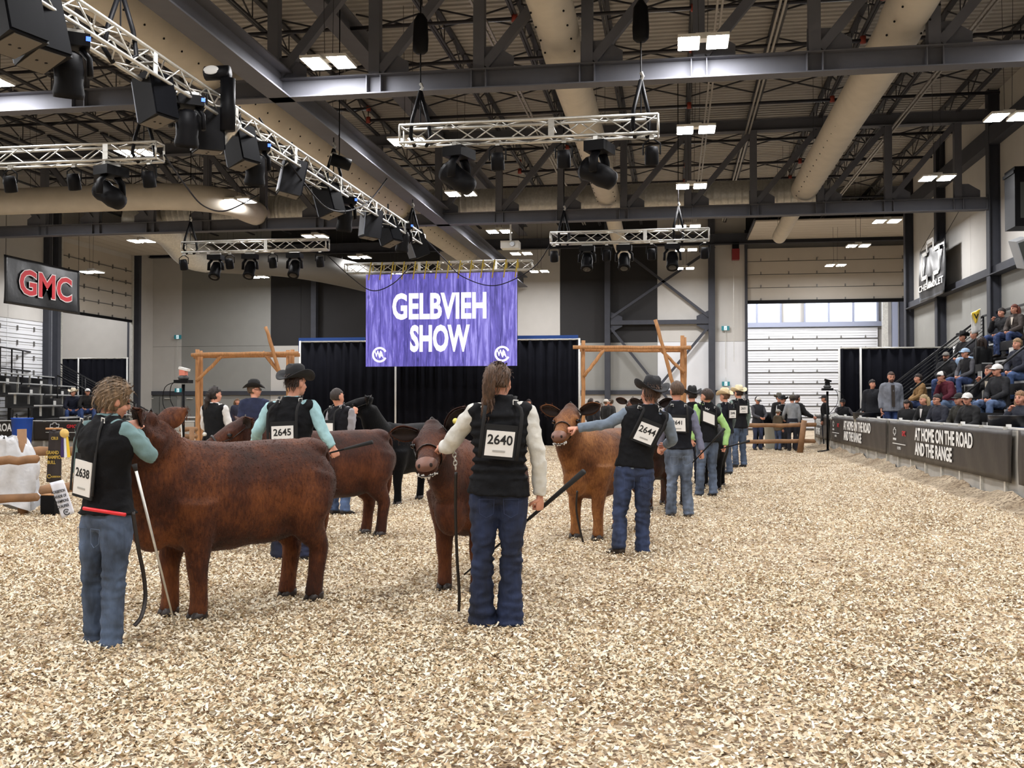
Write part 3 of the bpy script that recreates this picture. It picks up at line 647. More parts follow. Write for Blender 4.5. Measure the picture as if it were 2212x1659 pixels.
for i, (px, py) in enumerate(((150, 65), (405, 200), (552, 300), (745, 420), (870, 478))):
    p = AX(px, py, TX+.05); moving_head(p, f"black moving head light between the loudspeakers, {on[i]} along the long truss", .6, .3, 1.05)
p = AX(490, 290, TX); t = thing('profile_spotlight', 'silver profile spotlight clamped between loudspeakers on the long truss', 'spotlight', p, .5)
me = MB().lathe([(.04, .3), (.1, .26), (.11, .05), (.09, .03), (.085, -.2), (.11, -.22), (.11, -.32), (.09, -.3)], n=14).mesh('barrel'); me.transform(Matrix.Rotation(.6, 4, 'Y')); obj('barrel', me, chain_m, t, True); MB().tube([(-.13, 0, 0), (-.1, 0, .2), (.1, 0, .2), (.13, 0, 0)], .012, 6).build('yoke', blackm, t)
# motor with label plate on the long truss, and a scoop-shaped winch hanging free
p = AX(466, 158, TX+.1); t = thing('hoist_motor', 'dark hoist motor with a pale oval plate above the long truss', 'hoist', p); MB().tube([(-.16, 0, 0), (.22, 0, 0)], .11, 12).build('motor_body', blackm, t, True); MB().ell((-.03, -.1, .02), (.13, .02, .07)).build('label_plate', white_pl, t, True); MB().loft([[(.12*math.cos(6.28*k/10)+.2, .1*math.sin(6.28*k/10), z) for k in range(10)] for z in (-.1, -.9)]).build('chain_bag', blackm, t, True)
p = AX(733, 345, TX+.15); t = thing('hoist_motor', 'dark hoist motor hanging on a chain right of the long truss', 'hoist', p); MB().tube([(-.15, -.1, 0), (.2, .1, -.1)], .13, 12).build('motor_body', blackm, t, True); MB().tube([(0, 0, .1), (0, 0, 3.5)], .012, 5).build('chain', blackm, t); MB().ell((-.1, -.05, .1), (.08, .06, .05)).build('bracket', chain_m, t)
# cables sagging between trusses
def cable(label, pts, r=.016, mat=blackm, group=None):
    o = MB().tube(smooth_path(pts, 6), r, 6).build('cable', mat, None, True); return tag(o, label, 'cable', group)
cable('black cable sagging from the left stage truss across the screen corner', [P(700, 545, 30), P(760, 600, 31), P(805, 628, 32), P(850, 612, 32.5), P(890, 570, 31)])
cable('black cable looping in front of the right half of the screen', [P(918, 515, 29.5), P(960, 560, 31), P(1000, 598, 32), P(1070, 617, 32), P(1150, 580, 30), P(1190, 525, 28.3)])
cable('black cable drooping from the long truss beside the fifth loudspeaker', [AX(560, 255, TX), AX(660, 400, TX+.2), AX(720, 455, TX+.3), AX(790, 440, TX+.2), AX(840, 380, TX)])
cable('black cable hanging down in front of the bending fabric duct', [P(355, 335, 17.5), P(400, 400, 20), P(440, 445, 22), P(490, 455, 24), P(560, 420, 24)])
# projector and straps on the screen truss
p = AY(1103, 530, 33.45); t = thing('projector', 'white projector on top of the screen truss', 'projector', p); MB().box((0, 0, 0), (.6, .5, .24)).build('body', white_pl, t); MB().tube([(.1, -.25, 0), (.1, -.33, 0)], .08, 12).build('lens', blackg, t); MB().tube([(0, 0, .1), (0, 0, 1.4)], .03, 6).build('pole', white_pl, t)
x0, x1, Y = TR['T5']
for k in range(14):
    x = x0+.9+(x1-x0-1.4)*k/13; o = MB().tube([(x-.05, Y-.18, ZT-.42), (x+.04, Y-.19, ZT+.17), (x+.02, Y+.17, ZT+.17), (x-.06, Y+.18, ZT-.42)], .022, 6).build('ratchet_strap', strap_y, None, True); tag(o, 'yellow strap wrapped over the screen truss', 'strap', 'yellow straps on the screen truss')
# ------------------------------------------------------------------ stage screen
YS = 33.5
def scr_mat():
    m = bpy.data.materials.new('led_screen_planks'); m.use_nodes = True; nt = m.node_tree; N = nt.nodes.new; L = nt.links.new; b = nt.nodes['Principled BSDF']
    tc = N('ShaderNodeTexCoord'); sp = N('ShaderNodeSeparateXYZ'); L(tc.outputs['Object'], sp.inputs[0])
    mp = N('ShaderNodeMapping'); mp.inputs['Scale'].default_value = (4.2, 1, .45); L(tc.outputs['Object'], mp.inputs[0])
    n = N('ShaderNodeTexNoise'); n.inputs['Scale'].default_value = 2.2; n.inputs['Detail'].default_value = 8; n.inputs['Roughness'].default_value = .65; n.inputs['Distortion'].default_value = .8; L(mp.outputs[0], n.inputs['Vector'])
    r = N('ShaderNodeValToRGB'); L(n.outputs[0], r.inputs[0]); e = r.color_ramp.elements; e[0].position = .3; e[0].color = (.045, .035, .24, 1); e[1].position = .7; e[1].color = (.42, .37, .95, 1); q = e.new(.5); q.color = (.15, .12, .55, 1)
    # plank joints
    md = N('ShaderNodeMath'); md.operation = 'MULTIPLY'; md.inputs[1].default_value = 1/.42; L(sp.outputs[0], md.inputs[0])
    fr = N('ShaderNodeMath'); fr.operation = 'FRACT'; L(md.outputs[0], fr.inputs[0]); lt = N('ShaderNodeMath'); lt.operation = 'LESS_THAN'; lt.inputs[1].default_value = .05; L(fr.outputs[0], lt.inputs[0])
    fl2 = N('ShaderNodeMath'); fl2.operation = 'FLOOR'; L(md.outputs[0], fl2.inputs[0]); wn = N('ShaderNodeTexWhiteNoise'); wn.noise_dimensions = '1D'; L(fl2.outputs[0], wn.inputs['W'])
    pb = N('ShaderNodeMath'); pb.operation = 'MULTIPLY_ADD'; pb.inputs[1].default_value = .16; pb.inputs[2].default_value = -.08; L(wn.outputs['Value'], pb.inputs[0]); ps = N('ShaderNodeMath'); L(n.outputs[0], ps.inputs[0]); L(pb.outputs[0], ps.inputs[1]); L(ps.outputs[0], r.inputs[0])
    # knots
    v = N('ShaderNodeTexVoronoi'); v.inputs['Scale'].default_value = 1.5; mp2 = N('ShaderNodeMapping'); mp2.inputs['Scale'].default_value = (1.3, 1, .8); L(tc.outputs['Object'], mp2.inputs[0]); L(mp2.outputs[0], v.inputs['Vector'])
    kr = N('ShaderNodeValToRGB'); L(v.outputs['Distance'], kr.inputs[0]); ke = kr.color_ramp.elements; ke[0].position = .05; ke[0].color = (.25, .25, .4, 1); ke[1].position = .12; ke[1].color = (1, 1, 1, 1)
    mk = N('ShaderNodeMix'); mk.data_type = 'RGBA'; mk.blend_type = 'MULTIPLY'; mk.inputs[0].default_value = .8; L(r.outputs[0], mk.inputs['A']); L(kr.outputs[0], mk.inputs['B'])
    mx = N('ShaderNodeMix'); mx.data_type = 'RGBA'; L(lt.outputs[0], mx.inputs[0]); L(mk.outputs['Result'], mx.inputs['A']); mx.inputs['B'].default_value = (.05, .04, .3, 1)
    b.inputs['Base Color'].default_value = (.02, .02, .04, 1); L(mx.outputs['Result'], b.inputs['Emission Color']); b.inputs['Emission Strength'].default_value = 1.0; return m
a = AY(790, 792, YS); c = AY(1117, 587, YS); sw, sh = c[0]-a[0], c[2]-a[2]; sx, sz = (a[0]+c[0])/2, (a[2]+c[2])/2
t = thing('led_screen', 'purple wood-plank LED screen reading GELBVIEH SHOW above the stage', 'screen', (sx, YS, sz))
MB().box((0, .06, 0), (sw, .1, sh)).build('cabinet', blackm, t); MB().add([(-sw/2, 0, -sh/2), (sw/2, 0, -sh/2), (sw/2, 0, sh/2), (-sw/2, 0, sh/2)], [(0, 1, 2, 3)]).build('display', scr_mat(), t)
lit = M('lit_white_lettering', (232, 230, 248), .5, emit=.74)
k = sh/204
letter('lettering', 'GELBVIEH', 72*k*1.07, (( 951-953.5)*k, -.03, (689-662)*k), (1, 0, 0), (0, 0, 1), lit, t, bold=.034, wx=.635); letter('lettering', 'SHOW', 72*k*1.07, ((951-953.5)*k, -.03, (689-733)*k), (1, 0, 0), (0, 0, 1), lit, t, bold=.04, wx=.56)
for px in (816, 1091):
    cx_, cz_ = (px-953.5)*k, (689-765)*k; r = 15*k; mb = MB()
    mb.tube([(cx_+r*math.cos(q), -.03, cz_+r*math.sin(q)) for q in np.linspace(.45, 2*math.pi-.45, 28)], 2.4*k, 6); lg = mb.build('ring_logo', lit, t)
    letter('lettering', 'W', 19*k, (cx_-4*k, -.035, cz_+1.2*k), (1, 0, 0), (0, 0, 1), lit, lg, bold=.035, wx=.72); letter('lettering', 'A', 19*k, (cx_+4.5*k, -.035, cz_-1.2*k), (1, 0, 0), (0, 0, 1), lit, lg, bold=.035, wx=.72)
# stage drapes
def drapes(name, label, x0, x1, Y, z0, z1, mat=drape, amp=.05, wave=.32, split=None):
    t = thing(name, label, 'curtain', (x0, Y, 0)); n = int((x1-x0)/.045)
    cuts = [x0]+(split or [])+[x1]
    for a_, b_ in zip(cuts, cuts[1:]):
        vs, fs = [], []; m_ = max(8, int((b_-a_)/.045))
        for i in range(m_+1):
            x = a_+(b_-a_)*i/m_; y = amp*math.sin(2*math.pi*x/wave+1.3*math.sin(x*2.1))+.4*amp*math.sin(x*31)
            vs += [(x-x0, y*1.2, z0), (x-x0, y, (z0+z1)/2), (x-x0, y*.5, z1)]
        for i in range(m_): fs += [(3*i, 3*i+3, 3*i+4, 3*i+1), (3*i+1, 3*i+4, 3*i+5, 3*i+2)]
        me = bpy.data.meshes.new('drape_panel'); me.from_pydata(vs, [], fs); o = obj('drape_panel', me, mat, t, True); so = o.modifiers.new('t', 'SOLIDIFY'); so.thickness = .012
    MB().tube([(0, 0, z1+.02), (x1-x0, 0, z1+.02)], .03, 8).build('top_pipe', galv, t, True)
    for q in cuts: MB().tube([(q-x0, -.1, 0), (q-x0, -.1, z1+.05)], .035, 8).build('upright_pole', white_pl, t, True)
    return t
YD = 35.2; zD = AY(950, 737, YD)[2]; xs = [AY(px, 800, YD)[0] for px in (650, 856, 1060, 1252)]
drapes('stage_curtain', 'wide black pleated stage curtain under the purple screen', xs[0], xs[3], YD, .02, zD, split=xs[1:3])
for a_, b_, lb in ((650, 792, 'left'), (1117, 1250, 'right')):
    o = MB().box((0, 0, 0), (AY(b_, 735, YD+.3)[0]-AY(a_, 735, YD+.3)[0], .04, .5)).build('blue_valance', M('blue_cloth', (46, 84, 160), .8)); o.location = ((AY(b_, 735, YD+.3)[0]+AY(a_, 735, YD+.3)[0])/2, YD+.09, zD-.08); tag(o, f'thin blue cloth strip showing over the {lb} end of the stage curtain', 'cloth')
drapes('side_curtain', 'black pleated curtain beneath the open left door', AY(80, 800, 43.6)[0], AY(277, 800, 43.6)[0], 43.6, .02, AY(200, 775, 43.6)[2], split=[AY(172, 800, 43.6)[0]])
drapes('side_curtain', 'black pleated curtain behind the right grandstand end', AY(1812, 800, 34.6)[0], AY(2060, 800, 34.6)[0], 34.6, .02, AY(1900, 753, 34.6)[2], split=[AY(1858, 800, 34.6)[0]])
# ------------------------------------------------------------------ log arches at the stage
def arch(label, D, posts, beam, poles, braces, base=1.0):
    c = G(posts[0][0], 873+CH*F/D); t = thing('log_arch', label, 'arch', (c[0], c[1], 0))
    def lg(nm, a, b, r, dd=0):
        A = P(a[0], a[1], D+dd); B = P(b[0], b[1], D+dd); A = [A[i]-(c[0], c[1], 0)[i] for i in range(3)]; B = [B[i]-(c[0], c[1], 0)[i] for i in range(3)]
        n = 7; pts = [Vector(A).lerp(Vector(B), i/n)+V(R.uniform(-.012, .012), R.uniform(-.012, .012), R.uniform(-.012, .012)) for i in range(n+1)]
        MB().tube(pts, [r*R.uniform(.9, 1.08) for _ in pts], 10).build(nm, log_wood, t, True)
    for px, y0, off in posts: lg('post', (px, y0), (px, 873+CH*F/D-1), .065, off)
    for a, b, off in beam: lg('crossbeam', a, b, .06, off)
    for a, b in poles: lg('leaning_pole', a, b, .055, -.2)
    for a, b in braces: lg('brace', a, b, .055, -.12)
    return t
arch('peeled log arch left of the stage behind the woman announcer', 30.6, [(427, 755, 0), (434, 757, .2), (622, 757, 0), (632, 756, .2)], [((414, 766), (645, 763), -.15), ((418, 770), (648, 767), .35)], [((574, 706), (606, 815))], [((482, 766), (424, 824)), ((568, 760), (604, 806))])
arch('peeled log arch right of the stage over the distant onlookers', 31.4, [(1260, 736, 0), (1474, 724, 0), (1479, 728, .2)], [((1237, 750), (1492, 751), -.15), ((1252, 755), (1482, 757), .3)], [((1416, 691), (1456, 838))], [((1305, 755), (1262, 812)), ((1424, 752), (1478, 806))])
# ------------------------------------------------------------------ ring barriers with printed banners
def chevy(mb, o, x, y, s, d):
    """bow-tie outline as a frame of thick strokes"""
    pts = [(-1.0, -.33), (-.88, .33), (-.36, .33), (-.36, .62), (.36, .62), (.36, .33), (1.0, .33), (.88, -.33), (.36, -.33), (.36, -.62), (-.36, -.62), (-.36, -.33)]
    o = Vector(o); x = Vector(x); y = Vector(y)
    P3 = [o+x*(p[0]*s)+y*(p[1]*s) for p in pts]
    for i in range(len(P3)): mb.bar(P3[i], P3[(i+1) % len(P3)], s*.11, d, up=x.cross(y))
    return mb
def banner_print(t, L, z0, z1, side, lo=0):
    """lettering for a ring banner of length L; runs along local +x (reading direction), face toward local -y"""
    h = z1-z0; e = -.02; zc = z0+h*.5
    mb = MB(); chevy(mb, (L*.085, e, z0+h*.70), (1, 0, 0), (0, 0, 1), h*.17, .006); mb.build('bow_tie_logo', white_pr, t)
    letter('lettering', 'CHEVROLET', h*.085, (L*.085, e, z0+h*.48), (1, 0, 0), (0, 0, 1), white_pr, t, bold=.02, wx=.9)
    letter('lettering', 'GMC', h*.2, (L*.19, e, z0+h*.66), (1, 0, 0), (0, 0, 1), red_pr, t, bold=.012, wx=1.0)
    MB().box((L*.135, e, z0+h*.36), (L*.15, .006, h*.02)).build('rule_line', white_pr, t)
    letter('lettering', 'ARENA', h*.12, (L*.135, e, z0+h*.24), (1, 0, 0), (0, 0, 1), white_pr, t, wx=.7, space=2.0)
    letter('lettering', 'AT HOME ON THE ROAD', h*.44, (L*.31, e, z0+h*.68), (1, 0, 0), (0, 0, 1), white_pr, t, bold=.03, wx=.98*L/8.0, align='LEFT'); letter('lettering', 'AND THE RANGE', h*.44, (L*.31, e, z0+h*.30), (1, 0, 0), (0, 0, 1), white_pr, t, bold=.03, wx=.98*L/8.0, align='LEFT')
def vinyl_sheet(L, z0, z1, t, mat=vinyl):
    n, m_ = 48, 8; vs, fs = [], []
    for i in range(n+1):
        for j in range(m_+1):
            x = L*i/n; z = z0+(z1-z0)*j/m_; y = .008*math.sin(x*3.1+z*4)*math.sin(x*1.3)+.006*math.sin(x*9+z*7)
            if j == m_: z -= .02*abs(math.sin(x*math.pi/1.2))
            vs.append((x, y-.004, z))
    for i in range(n):
        for j in range(m_): a_ = i*(m_+1)+j; fs.append((a_, a_+m_+1, a_+m_+2, a_+1))
    me = bpy.data.meshes.new('banner_sheet'); me.from_pydata(vs, [], fs); o = obj('banner_sheet', me, mat, t, True); s_ = o.modifiers.new('t', 'SOLIDIFY'); s_.thickness = .006; return o
XB = 4.78
bar = thing('ring_barrier', 'long pale hoarding along the right side of the ring', 'barrier', (XB, 36.3, 0))
for k in range(24):
    MB().box((.05, -.6-1.2*k, .55), (.04, 1.17, 1.06)).build('barrier_panel', concrete, bar); MB().box((.02, -1.2*k, .56), (.07, .07, 1.12)).build('barrier_post', galv, bar)
    if k % 2: MB().box((.05, -1.2*k, 1.13), (.06, .06, .05)).build('post_cap', white_pl, bar)
MB().box((.05, -14.4, 1.1), (.05, 28.8, .03)).build('top_rail', white_pl, bar)
bn = [(36.0, 32.7, 'farthest ring banner, half hidden behind the wooden fence end'), (32.5, 24.1, 'ring banner on the right hoarding below the standing man in grey'), (23.9, 15.5, 'ring banner on the right hoarding, its AT HOME ON THE ROAD most readable'), (15.2, 6.8, 'ring banner at the right picture edge with a large bow-tie logo')]
for y0, y1, lb in bn:
    t = thing('ring_banner', 'dark vinyl '+lb, 'banner', (XB-.04, y0, 0), -math.pi/2, 'sponsor banners on the ring barriers'); vinyl_sheet(y0-y1, .33, 1.09, t)
    if y0-y1 > 5: banner_print(t, y0-y1, .33, 1.09, 1)
    else: letter('lettering', 'AT HOME ON THE ROAD', .3, (.35, -.02, .85), (1, 0, 0), (0, 0, 1), white_pr, t, bold=.03, wx=.42, align='LEFT'); letter('lettering', 'AND THE RANGE', .3, (.35, -.02, .55), (1, 0, 0), (0, 0, 1), white_pr, t, bold=.03, wx=.42, align='LEFT')
# pile of shavings banked against the hoarding
vs, fs = [], []; n = 90
for i in range(n+1):
    y = 8+28*i/n
    for j in range(5):
        q = j/4; vs.append((XB-.7+.72*q+.06*math.sin(y*3.3+j), y, -.02+.17*q**1.6*(1+.3*math.sin(y*2.1)+.15*math.sin(y*7))))
for i in range(n):
    for j in range(4): a_ = i*5+j; fs.append((a_, a_+1, a_+6, a_+5))
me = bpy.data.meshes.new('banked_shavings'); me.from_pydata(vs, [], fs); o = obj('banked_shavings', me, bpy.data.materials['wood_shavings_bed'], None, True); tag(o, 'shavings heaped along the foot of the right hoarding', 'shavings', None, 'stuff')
# left end barrier
yl = 30.4; xl0, xl1 = AY(-60, 930, yl)[0], AY(418, 930, yl)[0]
bar = thing('ring_barrier', 'pale hoarding at the left end of the ring before the left stand', 'barrier', (xl0, yl, 0)); L = xl1-xl0; n = int(L/1.2)
for k in range(n): MB().box((L*(k+.5)/n, .05, .45), (L/n-.03, .04, .86)).build('barrier_panel', concrete, bar); MB().box((L*k/n, .02, .46), (.07, .07, .92)).build('barrier_post', galv, bar)
MB().box((L/2, .05, .91), (L, .05, .03)).build('top_rail', white_pl, bar)
def lban(px0, px1, label, mode):
    a_ = AY(px0, 930, yl-.03)[0]; b_ = AY(px1, 930, yl-.03)[0]; t = thing('ring_banner', label, 'banner', (a_, yl-.03, 0), 0, 'sponsor banners on the ring barriers'); vinyl_sheet(b_-a_, .27, .9, t)
    if mode == 0: letter('lettering', 'ROAD', .34, (b_-a_-.55, -.02, .68), (1, 0, 0), (0, 0, 1), white_pr, t, bold=.03, wx=.7, align='RIGHT')
    else:
        mb = MB(); chevy(mb, (.76, -.02, .75), (1, 0, 0), (0, 0, 1), .16, .006); mb.build('bow_tie_logo', white_pr, t); letter('lettering', 'GMC', .15, (1.35, -.02, .73), (1, 0, 0), (0, 0, 1), red_pr, t, bold=.03); MB().box((1.05, -.02, .54), (1.2, .006, .014)).build('rule_line', white_pr, t); letter('lettering', 'ARENA', .09, (1.05, -.02, .43), (1, 0, 0), (0, 0, 1), white_pr, t, space=2)
lban(-55, 70, 'dark vinyl ring banner ending in the word ROAD at the left edge', 0); lban(72, 250, 'dark vinyl ring banner with GMC logo behind the boy', 1)
# hanging sponsor banners
def sheet(o, x, y, w, h, nm, mat, t, wob=.04):
    n, m_ = 22, 16; vs, fs = [], []; o = Vector(o); x = Vector(x).normalized(); y = Vector(y).normalized(); z = x.cross(y)
    for i in range(n+1):
        for j in range(m_+1):
            u, v = i/n, j/m_; vs.append(o+x*(w*u)+y*(h*v)+z*(wob*(math.sin(u*9+v*3)*.5+math.sin(u*21+v*5)*.25)*(1-v*.3)))
    for i in range(n):
        for j in range(m_): a_ = i*(m_+1)+j; fs.append((a_, a_+m_+1, a_+m_+2, a_+1))
    me = bpy.data.meshes.new(nm); me.from_pydata(vs, [], fs); q = obj(nm, me, mat, t, True); s_ = q.modifiers.new('t', 'SOLIDIFY'); s_.thickness = .008
XG = -22.6
a_ = AX(8, 655, XG); b_ = AX(172, 682, XG); c_ = AX(8, 549, XG); w = b_[1]-a_[1]; h = c_[2]-a_[2]
t = thing('hanging_banner', 'black hanging banner with red GMC letters beside the left door', 'banner', a_); sheet((0, 0, 0), (0, 1, 0), (0, 0, 1), w, h, 'banner_sheet', vinyl_b, t)
red_o = M('white_outline_print', (225, 215, 215), .6)
letter('lettering_outline', 'GMC', h*.72, (.04, w*.52, h*.48), (0, 1, 0), (0, 0, 1), red_o, t, bold=.05, wx=w/h*.44); letter('lettering', 'GMC', h*.72, (.045, w*.52, h*.48), (0, 1, 0), (0, 0, 1), red_pr, t, depth=.012, bold=.02, wx=w/h*.44)
for q in (.02, .98): MB().tube([(0, w*q, h), (0, w*q, 9.9-a_[2])], .008, 5).build('hanging_wire', blackm, t)
XCB = 8.75; a_ = AX(1987, 655, XCB); b_ = AX(2041, 629, XCB); c_ = AX(1987, 545, XCB); w = a_[1]-b_[1]; h = c_[2]-a_[2]
t = thing('hanging_banner', 'black hanging banner with white bow-tie logo on the right wall', 'banner', a_); sheet((0, 0, 0), (0, -1, 0), (0, 0, 1), w, h, 'banner_sheet', vinyl_b, t, .05)
mb = MB(); chevy(mb, (-.05, -w*.5, h*.66), (0, -1, 0), (0, 0, 1), w*.36, .01); mb.build('bow_tie_logo', white_pr, t); letter('lettering', 'CHEVROLET', h*.17, (-.05, -w*.5, h*.25), (0, -1, 0), (0, 0, 1), white_pr, t, bold=.02, wx=w/h*1.05)
for q in (.02, .98): MB().tube([(0, -w*q, h), (.56, -w*q, h+1)], .008, 5).build('hanging_wire', blackm, t)
# ------------------------------------------------------------------ grandstands
bl_m = M('black_stand_steel', (20, 20, 23), .55, 0, .2, 6); plank_m = M('pale_aluminium_bench', (196, 198, 198), .45, .3, .08, 8)
def stand(label, o, rz, L, rows, x0, pitch, z0, rise, gaps, flip=1):
    """rows run along local +y; they climb along local +x*flip"""
    t = thing('grandstand', label, 'grandstand', o, rz)
    for i in range(rows):
        x = flip*(x0+pitch*i); z = z0+rise*i
        MB().box((x-flip*.22, L/2, z-.47), (pitch*.72, L, .05)).build('footboard', bl_m, t); MB().box((x+flip*.2, L/2, z-.3), (.04, L, rise)).build('riser', bl_m, t)
        a_ = 0
        for g0, g1 in list(gaps)+[(L, L)]:
            if g0-a_ > .3:
                MB().box((x, (a_+g0)/2, z-.02), (.26, g0-a_, .045)).build('bench_plank', plank_m, t)
                for q in range(int((g0-a_)/1.5)+1): MB().box((x, a_+.3+1.5*q, z-.2), (.06, .06, .34)).build('bench_bracket', galv, t)
            a_ = g1
        for g0, g1 in gaps: MB().box((x-flip*.3, (g0+g1)/2, z-.47+rise/2), (.3, g1-g0, .22)).build('aisle_step', bl_m, t); MB().box((x-flip*.46, g0+.1, z-.35), (.02, .3, .2)).build('step_plate', white_pl, t)
        for q in range(int(L/2.5)+1): MB().box((x, min(L-.04, q*2.5), z/2-.3), (.06, .06, max(.1, z-.5))).build('support_leg', bl_m, t)
    xt = flip*(x0+pitch*(rows-1)+.5); zt_ = z0+rise*(rows-1)
    for q in range(int(L/1.4)+1): MB().box((xt, min(L, q*1.4), zt_+.45), (.05, .05, 1.1)).build('rail_post', bl_m, t)
    for dz in (.2, 1.0): MB().box((xt, L/2, zt_+dz), (.05, L, .05)).build('back_rail', bl_m, t)
    # sloping end rails
    for yy in (L,):
        A = (flip*(x0-.45), yy, z0+.25); B = (xt, yy, zt_+1.0); MB().bar(A, B, .055).build('end_handrail', bl_m, t)
        for k in range(1, 7): MB().bar((A[0], yy, A[2]-.11*k), (B[0], yy, B[2]-.11*k), .02).build('infill_bar', bl_m, t)
        for f in (0, .33, .66, 1): X_ = A[0]+(B[0]-A[0])*f; Z_ = A[2]+(B[2]-A[2])*f; MB().box((X_, yy, Z_/2+.0), (.05, .05, Z_)).build('rail_post', bl_m, t)
    for g0, g1 in gaps:
        A = (flip*(x0+.1), g1-.1, z0+.85); B = (flip*(x0+pitch*2.6), g1-.1, z0+rise*2.6+.85); MB().tube([A, B], .024, 8).build('aisle_handrail', bl_m, t, True)
        for q in (A, B): MB().tube([q, (q[0], q[1], q[2]-.95)], .024, 8).build('rail_post', bl_m, t, True)
    return t
RX0, RP, RZ0, RR = 5.75, .74, .76, .585
stand('black steel grandstand with pale benches at the right of the ring', (0, 16.0, 0), 0, 16.6, 5, RX0, RP, RZ0, RR, [(5.2, 6.3), (10.8, 11.9)])
stand('mostly empty black grandstand with pale benches at the left', (-18.6, 31.6, 0), math.radians(18.5), 11, 6, 0.6, .8, .62, .4, [(3.2, 4.3), (7.4, 8.5)], -1)
# ------------------------------------------------------------------ wooden fences
def log_fence(label, posts, rails, r=.07, rp=.075):
    c = posts[0][0]; t = thing('rail_fence', label, 'fence', (c[0], c[1], 0))
    for b, h, lean in posts: MB().tube([(b[0]-c[0], b[1]-c[1], 0), (b[0]-c[0]+lean, b[1]-c[1], h)], [rp*1.06, rp*.96], 12).build('post', rail_wood, t, True)
    for a, b in rails:
        A = Vector(a)-V(c[0], c[1], 0); B = Vector(b)-V(c[0], c[1], 0); pts = [A.lerp(B, i/6)+V(0, 0, R.uniform(-.012, .012)) for i in range(7)]; u = (B-A).normalized()
        MB().tube([A-u*.02]+pts+[B+u*.02], [r*.6]+[r*R.uniform(.95, 1.05) for _ in pts]+[r*.6], 12).build('rail', rail_wood, t, True)
g0 = G(50, 1112); D0 = 12.7
log_fence('round-rail wooden fence end at the left edge beside the boy', [(g0, P(45, 930, D0)[2], -.03)], [(P(-40, 996, D0), P(80, 993, D0-.05)), (P(-40, 1080, D0), P(80, 1072, D0-.05))], .052, .06)
log_fence('wooden rail fence lying behind the grand champion ribbon', [(G(-30, 1075), .8, 0)], [(P(70, 976, 15.0), P(165, 976, 15.6)), (P(66, 1063, 13.6), P(190, 1047, 14.4))], .07, .06)
log_fence('low wooden rail fence before the log arch behind the announcer', [(G(414, 1005), .9, 0)], [(P(395, 960, 25), P(440, 957, 25)), (P(390, 928, 26), P(425, 927, 26)), (P(385, 943, 26), P(425, 942, 26))], .06, .06)
log_fence('two-rail wooden fence with a leaning post in front of the far onlookers', [(G(1728, 978), .97, .13)], [(P(1607, 919, 31), P(1762, 918, 30.6)), (P(1600, 955, 31), P(1760, 952, 30.6))], .062, .085)
# ------------------------------------------------------------------ prize ribbons, bag, bins, camera stands
t = thing('ribbon_stand', 'black box stand with pale wooden top holding the champion ribbons', 'stand', G(112, 1112)); D = 12.9
MB().box((0, 0, .13), (.2, .2, .26)).build('box_base', blackm, t); MB().box((0, 0, .265), (.19, .19, .012)).build('wooden_top', log_wood, t); MB().tube([(.02, .05, .26), (.02, .06, 1.12)], .012, 6).build('rod', log_wood, t)
def pp(px, py, D, c): q = P(px, py, D); return (q[0]-c[0], q[1]-c[1], q[2]-c[2])
def cloth4(name, label, cat, pts, D, mat, th=.008, wob=.01):
    """rectangular hanging cloth through four picture corners (top-left, top-right, bottom-right, bottom-left) at distance D"""
    q = [Vector(P(x, y, D)) for x, y in pts]; c = q[3]; t = thing(name, label, cat, tuple(c)); n = 10; vs, fs = [], []; nrm = Vector(FW)
    for i in range(n+1):
        for j in range(n+1):
            u, v = i/n, j/n; p = q[0].lerp(q[1], u).lerp(q[3].lerp(q[2], u), v)-c+nrm*(wob*math.sin(u*7+v*2)); vs.append(p)
    for i in range(n):
        for j in range(n): a_ = i*(n+1)+j; fs.append((a_, a_+1, a_+n+2, a_+n+1))
    me = bpy.data.meshes.new('cloth_sheet'); me.from_pydata(vs, [], fs); o = obj('cloth_sheet', me, mat, t, True); s_ = o.modifiers.new('t', 'SOLIDIFY'); s_.thickness = th
    def at(px, py, dd=.02): return Vector(P(px, py, D-dd))-c
    return t, at
gold = M('gold_print', (190, 160, 70), .5)
t, at = cloth4('champion_ribbon', 'tall black ribbon lettered GRAND CHAMPION BULL on a rod', 'ribbon', [(106, 926), (133, 926), (131, 1046), (99, 1041)], 12.85, M('black_satin', (44, 38, 40), .4, 0, .2, 6))
for s_, px, py, sz in (('CBLB', 118, 947, .05), ('GRAND', 113, 978, .06), ('CHAMPION', 117, 988, .06), ('BULL', 111, 999, .06), ('AGRIBITION', 120, 1030, .03)): letter('lettering', s_, sz, at(px, py), RT, UP, gold, t, bold=.02, wx=.75)
mb = MB(); c0 = at(106, 1029); mb.tube([c0+Vector(RT)*(.022*math.cos(q))+Vector(UP)*(.022*math.sin(q)) for q in np.linspace(.5, 5.8, 16)], .004, 5); mb.build('ring_logo', gold, t); MB().tube([at(99, 926), at(136, 926)], .012, 8).build('hanging_rod', log_wood, t)
t, at = cloth4('qualifier_ribbon', 'white ribbon lettered PARADE OF CHAMPIONS QUALIFIER leaning at the stand', 'ribbon', [(107, 1043), (136, 1036), (160, 1108), (133, 1121)], 12.6, M('white_satin', (228, 230, 240), .5))
tl = (Vector(P(136, 1036, 12.6))-Vector(P(107, 1043, 12.6))).normalized(); tu = (Vector(P(107, 1043, 12.6))-Vector(P(133, 1121, 12.6))).normalized()
for k_, s_ in enumerate(('AGRIBITION', 'PARADE OF', 'CHAMPIONS', 'QUALIFIER')): letter('lettering', s_, .05, at(126+3.5*k_, 1062+10.5*k_), tl, tu, black_pr, t, bold=.02, wx=.62)
